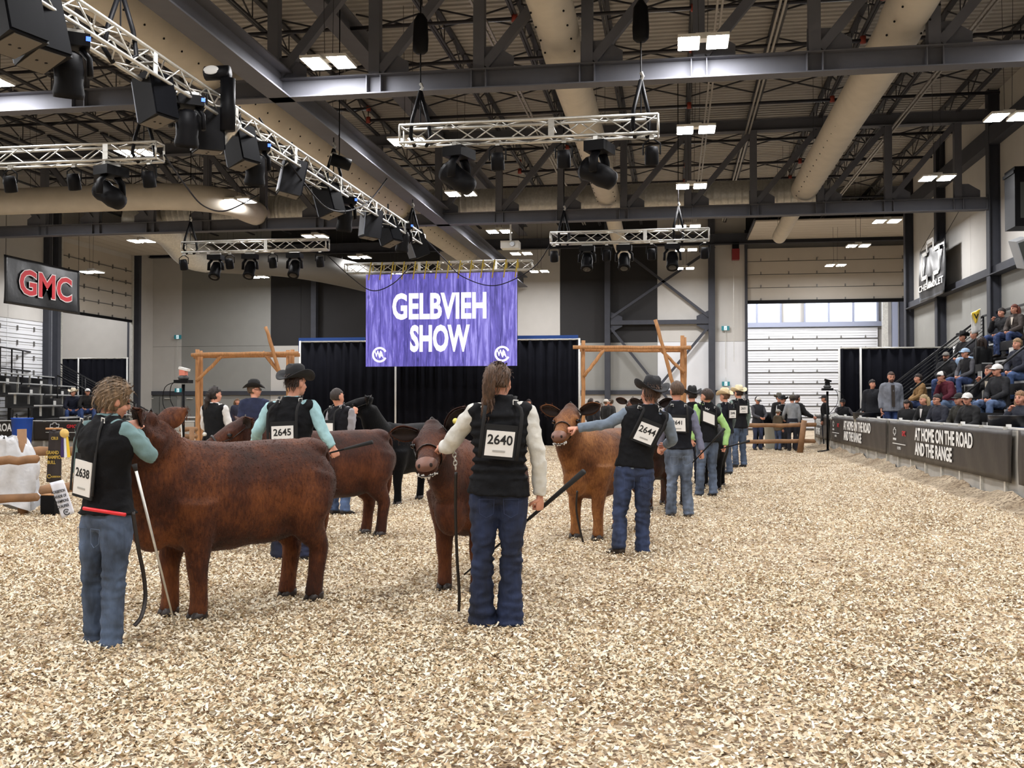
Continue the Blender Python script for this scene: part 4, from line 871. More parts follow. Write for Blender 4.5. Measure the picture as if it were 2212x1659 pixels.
mb = MB(); c0 = at(144, 1106); mb.tube([c0+tl*(.035*math.cos(q))+tu*(.035*math.sin(q)) for q in np.linspace(.5, 5.8, 18)], .006, 5); lg = mb.build('ring_logo', black_pr, t); letter('lettering', 'W', .035, c0, tl, tu, black_pr, lg, bold=.02)
p = P(139, 936, 12.75); t = thing('rosette', 'yellow rosette with purple, white and yellow tails beside the black ribbon', 'rosette', p); yel = M('yellow_satin', (236, 200, 60), .45); pur = M('purple_satin', (50, 30, 90), .45)
fr_ = frame((0, 0, 0), RT, UP); mb = MB(); mb.lathe([(.003, .02), (.05, .018), (.058, .0), (.05, -.01)], n=20); me = mb.mesh('rosette_disc'); me.transform(fr_); obj('rosette_disc', me, M('yellow_rosette', (226, 190, 110), .6, 0, .2, 40), t, True)
for dx, m_ in ((-.02, pur), (.004, M('white_satin', (228, 230, 240), .5)), (.03, yel)):
    MB().add([Vector(RT)*(dx-.018)+Vector(UP)*-.04, Vector(RT)*(dx+.018)+Vector(UP)*-.04, Vector(RT)*(dx*1.6+.025)+Vector(UP)*-.3+Vector(FW)*.01, Vector(RT)*(dx*1.6-.02)+Vector(UP)*-.3+Vector(FW)*.01], [(0, 1, 2, 3)]).build('tail', m_, t)
# clear plastic bag draped on the fence
pl = M('clear_plastic_film', (214, 216, 220), .2, 0, .15, 9, bump=.6, bs=9); vs, fs = [], []; n, m_ = 30, 16; c = P(24, 1010, 13.45)
for j in range(m_+1):
    v = j/m_; rx = .13+.22*math.sin(min(1, v*1.7)*1.57); z = .40-.92*v
    for i in range(n):
        a_ = 2*math.pi*i/n; k_ = 1+.16*math.sin(5*a_+v*6)+.1*math.sin(11*a_-v*9); vs.append(Vector(RT)*(rx*k_*math.cos(a_)+.02*math.sin(v*7))+Vector((0, 1, 0))*(.14*k_*math.sin(a_))+V(0, 0, z+(.05*math.sin(3*a_) if j == m_ else .03*math.sin(7*a_+v*20))))
for j in range(m_):
    for i in range(n): fs.append((j*n+i, j*n+(i+1) % n, (j+1)*n+(i+1) % n, (j+1)*n+i))
fs.append(tuple(range(n))[::-1]); me = bpy.data.meshes.new('plastic_bag'); me.from_pydata(vs, [], fs); o = obj('plastic_bag', me, pl, None, True); o.location = c; tag(o, 'crumpled clear plastic bag draped over the left wooden fence', 'bag')
def bin_(label, px, py, D, w, mat, h, band=None):
    q = G(px, 873+CH*F/D); t = thing('waste_bin', label, 'bin', (q[0], q[1], 0)); prof = [(w*.40, 0), (w*.42, .02), (w*.5, h-.04), (w*.53, h-.03), (w*.53, h), (w*.47, h), (w*.45, h-.1), (w*.4, .1)]
    MB().lathe(prof, n=24).build('bin_body', mat, t, True)
    if band: MB().lathe([(w*.515, h-.17), (w*.545, h+.0), (w*.55, h+.012), (w*.5, h+.012), (w*.46, h-.06)], n=24).build('bin_liner', band, t, True)
bag_m = M('black_bin_liner', (28, 30, 36), .3, 0, .2, 8, bump=.4, bs=9)
bin_('blue plastic bin with black liner behind the right hoarding', 2182, 900, 16.3, .58, blue_pl, 1.26, bag_m); bin_('grey plastic bin with black liner beside the man in grey', 1873, 895, 27, .66, M('grey_plastic', (170, 172, 165), .5), 1.22, bag_m); bin_('blue plastic bin before the left stand', 47, 905, 32, .62, blue_pl, 1.02)
def camera_stand(label, px, ytop, D, orange):
    q = G(px, 873+CH*F/D); h = P(px, ytop, D)[2]; t = thing('camera_stand', label, 'camera stand', (q[0], q[1], 0))
    MB().lathe([(.3, 0), (.3, .03), (.05, .06), (.035, .1)], n=16).build('base', blackm, t, True); MB().tube([(0, 0, .05), (0, 0, h-.3)], .035, 8).build('pole', blackm, t, True); MB().box((0, 0, h-.24), (.32, .26, .07)).build('mount_plate', blackm, t)
    mb = MB(); mb.lathe([(.1, h-.2), (.12, h-.15), (.07, h-.1)], n=14); mb.build('camera_base', M('grey_camera_body', (75, 76, 78), .5), t, True); MB().box((0, 0, h-.05), (.13, .15, .12)).build('camera_head', M('orange_camera', (220, 130, 110), .5) if orange else blackm, t); MB().box((.02, 0, h+.03), (.2, .16, .05), m=Matrix.Rotation(.25, 3, 'Y')).build('camera_hood', white_pl if orange else blackm, t)
    s_ = -1 if orange else 1
    for k_ in (1, .55): MB().tube(smooth_path([(s_*.1, 0, h-.24), (s_*(.1+.32*k_), 0, h-.26-.1*k_), (s_*(.1+.34*k_), 0, h-.5-.3*k_), (s_*.03, -.03, h-1.0)], 5), .009, 5).build('cable', blackm, t, True)
    if orange: MB().tube(smooth_path([(-.03, -.05, h-1.1), (.0, -.06, h-1.5), (-.06, -.05, h-2.1)], 4), .016, 6).build('white_cable', white_pl, t, True)
camera_stand('remote camera on a black pole with looping cables before the grey doors', 395, 800, 22, True); camera_stand('remote camera on a black pole by the right grandstand foot', 1788, 824, 31, False)
bin_('small grey bin standing behind the far wooden fence', 1668, 940, 33.2, .5, M('grey_plastic', (170, 172, 165), .5), .72)
q = AX(2206, 430, 8.7); t = thing('wall_loudspeaker', 'black loudspeaker cabinet bracketed high on the right wall', 'loudspeaker', q); MB().box((0, 0, 0), (.55, .8, 1.5)).build('cabinet', blackm, t); MB().box((0, 0, .62), (.62, .86, .08)).build('top_cap', blackm, t); MB().box((0, -.41, -.1), (.3, .02, .9)).build('grille', M('dull_grey_grille', (62, 66, 62), .7), t); MB().box((.35, 0, 0), (.4, .1, .1)).build('bracket', steel, t)
q = AX(2209, 546, 8.35); t = thing('horn_loudspeaker', 'grey slanted horn loudspeaker on the right wall under the black cabinet', 'loudspeaker', q); m_ = Matrix.Rotation(-.35, 3, 'Y') @ Matrix.Rotation(.2, 3, 'X'); MB().box((0, 0, 0), (.3, .5, .7), m=m_).build('cabinet', M('pale_grey_cabinet', (160, 162, 164), .5), t); MB().box(m_ @ Vector((0, -.26, 0)), (.24, .02, .6), m=m_).build('grille', M('dull_grey_grille', (62, 66, 62), .7), t); MB().box((.45, .1, .1), (.9, .08, .08)).build('bracket', steel, t)
q = AY(1589, 550, YF-.3); t = thing('door_motor', 'red and black door motor on the wall left of the big overhead door', 'motor', q); MB().box((0, 0, 0), (.34, .4, .5)).build('motor_housing', M('dark_red_paint', (130, 36, 40), .5), t); MB().box((0, 0, .4), (.3, .36, .3)).build('gear_box', blackm, t); MB().tube([(-.1, -.1, -.3), (-.1, -.1, -5)], .012, 5).build('pull_chain', galv, t)
# tubs and bags on a table at the far left
c = P(355, 935, 24); t = thing('plastic_tub', 'white plastic tub stacked behind the heifer ear', 'tub', (c[0], c[1], 0)); MB().box((0, 0, .4), (.42, .3, .5)).build('tub_body', white_pl, t); MB().box((0, 0, .68), (.48, .34, .06)).build('tub_lid', white_pl, t)
c = P(338, 912, 24.6); o = MB().loft([[(.26*r*math.cos(6.28*k/10), .18*r*math.sin(6.28*k/10), z) for k in range(10)] for r, z in ((.9, 0), (1, .3), (.9, .8), (.5, 1.0), (.2, 1.1))]).build('dark_bag', bag_m, None, True); o.location = (c[0], c[1], 0); tag(o, 'shiny black bag behind the heifer ear', 'bag')
cloth4('award_banner', 'white and yellow award banner hung on the right grandstand rail', 'banner', [(2098, 676), (2119, 666), (2119, 715), (2099, 722)], 27.2, white_pr)[0]
t, at = cloth4('award_pennant', 'yellow pennant printed with black letter at the right grandstand top', 'pennant', [(2099, 676), (2118, 667), (2111, 696), (2107, 699)], 27.1, yel); letter('lettering', 'V', .18, at(2109, 684), RT, UP, black_pr, t, bold=.03)
# ------------------------------------------------------------------ cattle
def coat(name, dark, mid, light, spec=.25):
    m = bpy.data.materials.new(name); m.use_nodes = True; nt = m.node_tree; N = nt.nodes.new; L = nt.links.new; b = nt.nodes['Principled BSDF']
    b.inputs['Roughness'].default_value = .62; b.inputs['Sheen Weight'].default_value = .05; b.inputs['Sheen Roughness'].default_value = .4; b.inputs['Specular IOR Level'].default_value = spec
    tc = N('ShaderNodeTexCoord'); n = N('ShaderNodeTexNoise'); n.inputs['Scale'].default_value = 2.6; n.inputs['Detail'].default_value = 4; L(tc.outputs['Object'], n.inputs['Vector'])
    mp = N('ShaderNodeMapping'); mp.inputs['Scale'].default_value = (1.2, 1.0, .35); L(tc.outputs['Object'], mp.inputs[0])
    n2 = N('ShaderNodeTexNoise'); n2.inputs['Scale'].default_value = 55; n2.inputs['Detail'].default_value = 6; n2.inputs['Roughness'].default_value = .7; L(mp.outputs[0], n2.inputs['Vector'])
    ad = N('ShaderNodeMath'); ad.operation = 'MULTIPLY_ADD'; L(n2.outputs[0], ad.inputs[0]); ad.inputs[1].default_value = .55; L(n.outputs[0], ad.inputs[2])
    r = N('ShaderNodeValToRGB'); L(ad.outputs[0], r.inputs[0]); e = r.color_ramp.elements; e[0].position = .52; e[1].position = 1.0; e[0].color = (*srgb(dark), 1); e[1].color = (*srgb(light), 1); q = e.new(.76); q.color = (*srgb(mid), 1)
    L(r.outputs[0], b.inputs['Base Color']); bp = N('ShaderNodeBump'); bp.inputs['Strength'].default_value = .55; bp.inputs['Distance'].default_value = .012; L(n2.outputs[0], bp.inputs['Height']); L(bp.outputs[0], b.inputs['Normal']); return m
hoof_m = M('dark_hoof', (44, 36, 32), .5); leather = M('dark_leather', (30, 22, 18), .45); muz_b = M('pinkish_brown_muzzle', (124, 86, 72), .55, 0, .15, 20); muz_k = M('black_muzzle', (26, 25, 28), .35); eye_m = M('dark_glossy_eye', (14, 10, 10), .08); foam = M('white_froth', (235, 232, 226), .4)
ear_in = M('dark_inner_ear', (38, 26, 22), .9)
FUR = []
def catmull(keys, k=3):
    """smooth list of (pos, rx, ry) keys"""
    out = []; a = [np.array([*p, rx, ry], float) for p, rx, ry in keys]
    for i in range(len(a)-1):
        p0, p1, p2, p3 = a[max(i-1, 0)], a[i], a[i+1], a[min(i+2, len(a)-1)]
        for j in range(k):
            t = j/k; out.append(.5*((2*p1)+(p2-p0)*t+(2*p0-5*p1+4*p2-p3)*t*t+(3*p1-p0-3*p2+p3)*t**3))
    out.append(a[-1]); return [(tuple(v[:3]), (max(.004, v[3]), max(.004, v[4]))) for v in out]
def loftk(mb, keys, ref, n=16, k=3):
    q = catmull(keys, k); mb.tube([p for p, _ in q], [r for _, r in q], n, True, ref)
def cow(name, label, loc, heading, s, mat, head, hdir, roll=0.0, neck_mid=None, muz=muz_b, voxel=.02, fur=6000, feet=None, froth=False, halter=True, tail=True, tagc=None, ears=(0, 0), hs=1.1, sweep=.18):
    """loc on the floor under the trunk's middle; heading = direction of travel (radians from +x); head = poll position and hdir = muzzle direction, local (x right, y forward)"""
    t = thing(name, label, 'cow', loc, heading-math.pi/2); b = MB(); X = (1, 0, 0)
    loftk(b, [((0, -.74, .98), .06, .09), ((0, -.70, .95), .15, .19), ((0, -.60, .905), .225, .285), ((0, -.42, .865), .255, .325), ((0, -.18, .83), .275, .355), ((0, .08, .80), .285, .375), ((0, .30, .81), .265, .38), ((0, .48, .84), .235, .36), ((0, .62, .87), .18, .31), ((0, .72, .88), .11, .22)], X, 22)
    b.ell((0, -.58, 1.10), (.17, .14, .09)); b.ell((0, .40, 1.08), (.11, .25, .10)); b.ell((0, .66, .66), (.13, .15, .2)); b.ell((0, .3, .55), (.16, .25, .13)); b.ell((0, -.15, .55), (.2, .35, .11))
    H = Vector(head); nm = Vector(neck_mid) if neck_mid else Vector((H.x*.45, .76, .5*(1.0+H.z)))
    d = Vector(hdir).normalized(); nb = H-d*.02+V(0, 0, -.07)
    loftk(b, [((0, .42, .90), .16, .32), ((nm.x*.5, .60, .92), .15, .29), (tuple(nm), .125, .22), (tuple(nb), .105, .155)], X, 16)
    q0 = H-d*.06; rt_ = d.cross(V(0, 0, 1)).normalized(); rt_ = Matrix.Rotation(roll, 3, d) @ rt_; u = rt_.cross(d); d0 = d; d = d*hs; rt_ = rt_*hs; u = u*hs
    hk = [(0.0, .075, .09, -.01), (.06, .10, .115, -.02), (.15, .112, .122, -.035), (.24, .098, .112, -.045), (.33, .078, .09, -.045), (.41, .072, .078, -.05), (.46, .074, .07, -.052), (.505, .066, .058, -.056), (.53, .035, .035, -.058)]
    loftk(b, [(tuple(q0+d*a+u*o_), w*hs, h*hs) for a, w, h, o_ in hk], tuple(rt_), 16)
    b.ell(q0+d*.02+u*.05, (.07, .06, .06))                       # poll
    for s_ in (-1, 1): b.ell(q0+d*.19+rt_*(.088*s_)+u*.015, (.04, .04, .035))   # brow
    for s_ in (-1, 1):
        fx_, fy_ = (feet or {}).get('f', ((-.14, .43), (.14, .43)))[0 if s_ < 0 else 1]
        loftk(b, [((.16*s_, .42, .80), .13, .19), ((.15*s_, .42, .62), .105, .14), ((fx_*.5+.075*s_, .5*(.42+fy_), .47), .075, .095), ((fx_, fy_+.01, .34), .067, .074), ((fx_, fy_, .22), .056, .062), ((fx_, fy_, .11), .058, .064), ((fx_, fy_+.01, .03), .064, .07)], X, 12)
        hx_, hy_ = (feet or {}).get('h', ((-.15, -.55), (.15, -.55)))[0 if s_ < 0 else 1]; dy = hy_+.55
        loftk(b, [((.13*s_, -.50, .93), .13, .22), ((.165*s_, -.46, .72), .125, .21), ((.16*s_, -.47+dy*.3, .56), .09, .145), ((.5*hx_+.075*s_, -.56+dy*.7, .43), .062, .085), ((hx_, -.575+dy, .37), .062, .078), ((hx_, -.555+dy, .22), .055, .066), ((hx_, -.54+dy, .11), .057, .067), ((hx_, -.53+dy, .03), .064, .072)], X, 12)
    body = skin(b, 'body', mat, t, voxel, 7)
    body.scale = (s,)*3
    def kid(mb, nm_, m_, sm=True, par=None): o = mb.build(nm_, m_, par or t, sm); o.scale = (s,)*3 if par is None else (1, 1, 1); return o
    for s_ in (-1, 1):
        for key, i in (('f', 0), ('h', 0)):
            x, y = (feet or {}).get(key, ((-.14, .43), (.14, .43)) if key == 'f' else ((-.15, -.53), (.15, -.53)))[0 if s_ < 0 else 1]
            mb = MB()
            for q in (-1, 1): mb.loft([[(x+q*.027+r*.030*math.cos(a)*1.0, y+.02+r*.058*math.sin(a)+z*-.25, z) for a in np.linspace(0, 6.283, 11)[:-1]] for r, z in ((1.15, 0), (1.08, .03), (.95, .06))])
            kid(mb, 'hoof', hoof_m)
        # ear: a cupped leaf
        up_ = .25 if ears[0 if s_ < 0 else 1] == 0 else ears[0 if s_ < 0 else 1]
        base = q0+d*.03+rt_*(.095*s_)+u*.02; ax = (rt_*s_+u*up_-d*sweep).normalized(); nrm = (d*.9+V(0, 0, -.15)-ax*ax.dot(d*.9+V(0, 0, -.15))).normalized(); sd = ax.cross(nrm)
        for nm_, m_, k_, off in (('ear', mat, 1.0, 0), ('inner_ear', ear_in, .74, .012)):
            vs, fs = [], []; ks = [(0, .035), (.05, .062), (.11, .078), (.16, .066), (.20, .038), (.225, .006)]
            for a, w in ks:
                for j in range(7):
                    v = (j-3)/3; vs.append(base+ax*(a*(1 if k_ == 1 else .9)+(.0 if k_ == 1 else .01))+sd*(w*k_*v)+nrm*(.035*v*v*(1 if k_ == 1 else .8)+off-.012))
            for a in range(len(ks)-1):
                for j in range(6): fs.append((a*7+j, a*7+j+1, (a+1)*7+j+1, (a+1)*7+j))
            me = bpy.data.meshes.new(nm_); me.from_pydata(vs, [], fs); o = obj(nm_, me, m_, t, True); o.scale = (s,)*3; sf = o.modifiers.new('t', 'SOLIDIFY'); sf.thickness = .012 if k_ == 1 else .003; sf.offset = 0
            if k_ == 1: sb = o.modifiers.new('s', 'SUBSURF'); sb.levels = sb.render_levels = 1
            if nm_ == 'ear' and fur: FUR.append((o, s, 500, mat, .022))
        if tagc and s_ == tagc[0]: kid(MB().ell(base+ax*.1+nrm*.045, (.022, .022, .022)), 'ear_tag', M('yellow_ear_tag', (240, 226, 120), .4))
        e_ = q0+d*.208+rt_*(.113*s_)-u*.004; kid(MB().ell(e_, (.026, .026, .022)), 'eye', eye_m)
        kid(MB().tube([e_+d*.02-u*.006+rt_*(.006*s_), e_+u*.026-d*.004+rt_*(.002*s_), e_-d*.026-u*.004], .008, 6), 'eyelid', mat)
        kid(MB().ell(q0+d*.532+rt_*(.036*s_)+u*-.022, (.014, .014, .016)), 'nostril', ear_in)
    mb = MB(); loftk(mb, [(tuple(q0+d*.468+u*-.03), .072*hs, .047*hs), (tuple(q0+d*.50+u*-.034), .069*hs, .044*hs), (tuple(q0+d*.528+u*-.036), .056*hs, .036*hs), (tuple(q0+d*.545+u*-.04), .03*hs, .02*hs)], tuple(rt_), 16); kid(mb, 'muzzle', muz)
    kid(MB().tube([q0+d*(.47)+rt_*-.066-u*.1, q0+d*.535+rt_*-.035-u*.093, q0+d*.55-u*.088, q0+d*.535+rt_*.035-u*.093, q0+d*.47+rt_*.066-u*.1], .004, 6), 'mouth', ear_in)
    if froth:
        mb = MB()
        for k_ in range(11): a = -1+2*k_/10; mb.ell(q0+d*(.535-.04*a*a)+rt_*(.058*a)-u*(.092+.012*R.random()), (.010*R.uniform(.5, 1.3), .008, .007*R.uniform(.6, 2.6)), 7, 5)
        kid(mb, 'froth', foam)
    if halter:
        mb = MB(); ring = lambda a, o_, w, h: [q0+d*a+u*o_+rt_*(w*math.cos(q))+u*(h*math.sin(q)) for q in np.linspace(0, 6.283, 21)]
        mb.tube(ring(.34, -.045, .083, .094), [(.004, .013)]*21, 6); mb.tube([q0+d*.34+rt_*.08-u*.03, q0+d*.2+rt_*.112-u*.04, q0+d*.04+rt_*.11, q0-d*.02+u*.1, q0+d*.04-rt_*.11, q0+d*.2-rt_*.112-u*.04, q0+d*.34-rt_*.08-u*.03], [(.004, .011)]*7, 6); kid(mb, 'halter', leather)
    if tail:
        mb = MB(); mb.tube(smooth_path([(0, -.68, 1.12), (0, -.755, 1.05), (0, -.765, .85), (0, -.735, .62), (.01, -.71, .42)], 4), [.035, .032, .028, .026, .024, .022, .02, .02, .02, .024, .03, .034, .038, .038, .034, .026, .012], 8); kid(mb, 'tail', mat)
    if fur: FUR.append((body, s, fur, mat, .010))
    return t
def grow_fur():
    """short coat hairs as thin blades standing off the finished surface"""
    for o, s, n, mat, ln in FUR:
        me = o.data; nv = len(me.vertices); co = np.empty(nv*3); me.vertices.foreach_get('co', co); co = co.reshape(-1, 3); no = np.empty(nv*3); me.vertices.foreach_get('normal', no); no = no.reshape(-1, 3)
        if nv < 200: n = min(n, nv*6)
        i = NR.integers(0, nv, n); p = co[i]+NR.normal(0, .006, (n, 3)); nn = no[i]
        if nv < 200: p = co[i]+NR.normal(0, .008, (n, 3))
        dn = nn*.28+np.array((0, -.45, -.6))+NR.normal(0, .22, (n, 3)); dn /= np.linalg.norm(dn, axis=1)[:, None]
        sd = np.cross(dn, NR.normal(size=(n, 3))); sd /= np.linalg.norm(sd, axis=1)[:, None]; L = (ln*NR.uniform(.6, 1.5, n))[:, None]; w = .0011
        p = p-nn*.004; vs = np.stack([p-sd*w, p+sd*w, p+dn*L*.6+nn*L*.2+sd*w*.7, p+dn*L+nn*L*.1], 1).reshape(-1, 3)
        b = np.arange(n)[:, None]*4; fs = np.concatenate([b, b+1, b+2, b+3], 1)
        m2 = bpy.data.meshes.new('coat_hair'); m2.from_pydata(vs.tolist(), [], fs.tolist()); par = o.parent; h = obj('coat_hair', m2, mat, par, True); h.scale = (s,)*3; h['kind'] = 'stuff'
red = coat('red_brown_coat', (26, 11, 6), (70, 34, 17), (120, 68, 34)); red2 = coat('dark_red_coat', (26, 11, 7), (62, 29, 16), (102, 56, 30)); tan_ = coat('golden_brown_coat', (50, 26, 13), (108, 64, 32), (164, 110, 62)); blk = coat('black_coat', (3, 3, 4), (7, 7, 9), (17, 18, 22), .08); dkr = coat('very_dark_brown_coat', (15, 8, 5), (36, 18, 11), (66, 36, 22))
def ang(dx, dy): return math.atan2(dy, dx)
# view-aligned helper: a floor point by picture column and distance
def fl_(px, D): return G(px, 873+CH*F/D)
# heading expressed in view space: a = angle from 'straight left', positive turns toward the camera
def vh(lat, dep): v = RT*lat+np.array((FW[0], FW[1], 0))*dep; return math.atan2(v[1], v[0])
c = fl_(517, 7.27)
cow('heifer', 'red-brown heifer standing side-on beside the boy in teal sleeves', c, vh(-.676, -.736), 1.01, red, (-.19, .80, 1.27), (.75, .45, -.45), 0, (-.08, .70, 1.12), sweep=.8, fur=42000, voxel=.016, feet={'f': ((-.14, .40), (.14, .45)), 'h': ((-.13, -.56), (.12, -.50))}, halter=True, tail=True)
c = fl_(1035, 8.35)
cow('heifer', 'dark red heifer facing the camera beside the woman numbered 2640', c, vh(-.30, -.95), .98, red2, (.02, .98, 1.25), (-.25, .92, -.34), .12, (.01, .80, 1.02), fur=30000, voxel=.016, froth=True, tagc=(-1,), ears=(.95, .05), feet={'f': ((-.15, .46), (.15, .40))})
c = fl_(716, 11.0)
cow('heifer', 'red-brown heifer behind the man in aqua sleeves', c, vh(-.74, -.62), .99, red2, (.05, 1.02, 1.22), (.2, .95, -.42), 0, (0, .82, 1.06), fur=14000, voxel=.02)
c = fl_(880, 15.1)
cow('heifer', 'black heifer held by the boy with grey sleeves', c, vh(-.5, -.86), .99, blk, (.05, .92, 1.47), (.8, .5, -.12), 0, (0, .80, 1.16), muz=muz_k, fur=3000, voxel=.024, tagc=(1,))
c = fl_(1310, 11.35)
cow('heifer', 'golden-brown heifer facing half left, held by the man numbered 2644', c, vh(-.55, -.80), 1.0, tan_, (-.12, .97, 1.34), (-.26, .9, -.36), .05, (0, .80, 1.1), fur=20000, voxel=.018, froth=True)
c = fl_(1438, 14.3)
cow('heifer', 'very dark brown heifer half hidden behind the handler numbered 2641', c, vh(-.35, -.9), .97, dkr, (-.02, .95, 1.46), (.1, .9, -.35), 0, (0, .8, 1.14), fur=0, voxel=.026)
c = fl_(1400, 20.0)
cow('heifer', 'brown heifer with only its ears showing above the man numbered 2644', c, vh(-.3, -.9), 1.0, red, (.1, .95, 1.46), (-.2, .9, -.3), 0, (0, .8, 1.12), fur=0, voxel=.03, tail=False)
c = fl_(1538, 17.6)
cow('heifer', 'black heifer hidden behind the handler with lime sleeves', c, vh(-.25, -.95), .95, blk, (.0, .95, 1.2), (-.2, .9, -.3), 0, (0, .8, 1.05), muz=muz_k, fur=0, voxel=.03)
c = fl_(1672, 34.5)
cow('heifer', 'black heifer waiting behind the far wooden fence', c, vh(.95, .3), 1.0, blk, (.0, 1.0, 1.3), (0, .9, -.4), 0, (0, .8, 1.1), muz=muz_k, fur=0, voxel=.035)
# ------------------------------------------------------------------ people
HAIR = {}
def col_m(kind, c, **k): return M(f'{kind}_{c[0]}_{c[1]}_{c[2]}', c, **k)
def denim(c): return col_m('denim', tuple(min(255, int(v*1.22)+4) for v in c), rough=.85, var=.42, vs=6, col2=tuple(int(v*.6) for v in c), bump=.35, bs=26, stretch=(1.2, 1.2, .5))
def clothm(c, **k): return col_m('cloth', c, rough=.85, var=.25, vs=9, bump=.4, bs=16, **k)
def hairm(c): return col_m('hair', c, rough=.55, var=.5, vs=18, col2=tuple(int(v*.55) for v in c), bump=.5, bs=70, stretch=(3, 3, .5))
BASE = dict(pel=(0, 0, .95), wst=(0, .0, 1.10), cst=(0, .01, 1.31), nek=(0, -.01, 1.485), hed=(0, .02, 1.635),
            shL=(-.175, 0, 1.43), shR=(.175, 0, 1.43), elL=(-.225, -.03, 1.14), elR=(.225, -.03, 1.14), wrL=(-.235, .05, .90), wrR=(.235, .05, .90),
            hiL=(-.09, 0, .93), hiR=(.09, 0, .93), knL=(-.10, .02, .50), knR=(.10, .02, .50), anL=(-.105, -.02, .10), anR=(.105, -.02, .10))
def seat_pose(lean=.0, spread=.1, hands='lap', foot=.42):
    """sitting with the seat surface at z=0: feet hang 'foot' below"""
    p = dict(pel=(0, -.02, .10), wst=(0, -.04+lean*.25, .26), cst=(0, -.03+lean*.6, .47), nek=(0, -.03+lean, .645-abs(lean)*.12), hed=(0, .01+lean*1.25, .795-abs(lean)*.2))
    for s, q in ((-1, 'L'), (1, 'R')):
        p['sh'+q] = (.175*s, -.03+lean*.9, .59-abs(lean)*.1); p['hi'+q] = (.095*s, .03, .085); p['kn'+q] = ((.1+spread)*s, .43, .12); p['an'+q] = ((.1+spread)*s, .42, -foot+.1)
        if hands == 'lap': p['el'+q] = (.25*s, .06+lean*.8, .32); p['wr'+q] = (.07*s, .27+lean*.4, .20)
        elif hands == 'knees': p['el'+q] = (.26*s, .15+lean*.7, .30); p['wr'+q] = ((.06+spread)*s, .40, .20)
    return p
def lerp(a, b, t): return tuple(a[i]+(b[i]-a[i])*t for i in range(3))
def hand(mb, w, d, pn, side, curl, s=1.0, fine=True):
    """palm and five bent fingers: w wrist, d pointing direction, pn palm normal, side +1 right / -1 left"""
    w = Vector(w); d = Vector(d).normalized(); pn = Vector(pn); pn = (pn-d*d.dot(pn)).normalized(); tx = d.cross(pn)*side*-1    # toward the thumb
    n = 8 if fine else 6
    mb.tube([w-d*.03*s, w+d*.012*s, w+d*.05*s, w+d*.085*s, w+d*.095*s], [(.026*s, .02*s), (.028*s, .018*s), (.041*s, .017*s), (.039*s, .014*s), (.03*s, .008*s)], n+2, True, tuple(tx))
    for k, (off, L) in enumerate(((.029, .074), (.010, .082), (-.010, .077), (-.028, .060))):
        p = w+d*(.082-.004*abs(k-1))*s+tx*off*s; pts = [p-d*.02*s, p]; a = 0.0; cur = p
        for seg, f in ((.44, .85), (.32, 1.15), (.24, .8)):
            a += curl*f*1.25; dd = d*math.cos(a)+pn*math.sin(a); cur = cur+dd*(L*seg*s); pts.append(cur)
        mb.tube(pts, [.0095*s, .0098*s, .0088*s, .008*s, .0055*s], n)
    p = w+d*.025*s+tx*.03*s; a = Vector(tx*.75+d*.6+pn*(.25+.5*curl)).normalized(); b = Vector(tx*(.2-.7*curl)+d*.75+pn*(.2+.7*curl)).normalized()
    mb.tube([p-a*.015*s, p+a*.02*s, p+a*.042*s, p+a*.042*s+b*.026*s, p+a*.042*s+b*.046*s], [.012*s, .0125*s, .0105*s, .0095*s, .006*s], n)
class Person: pass
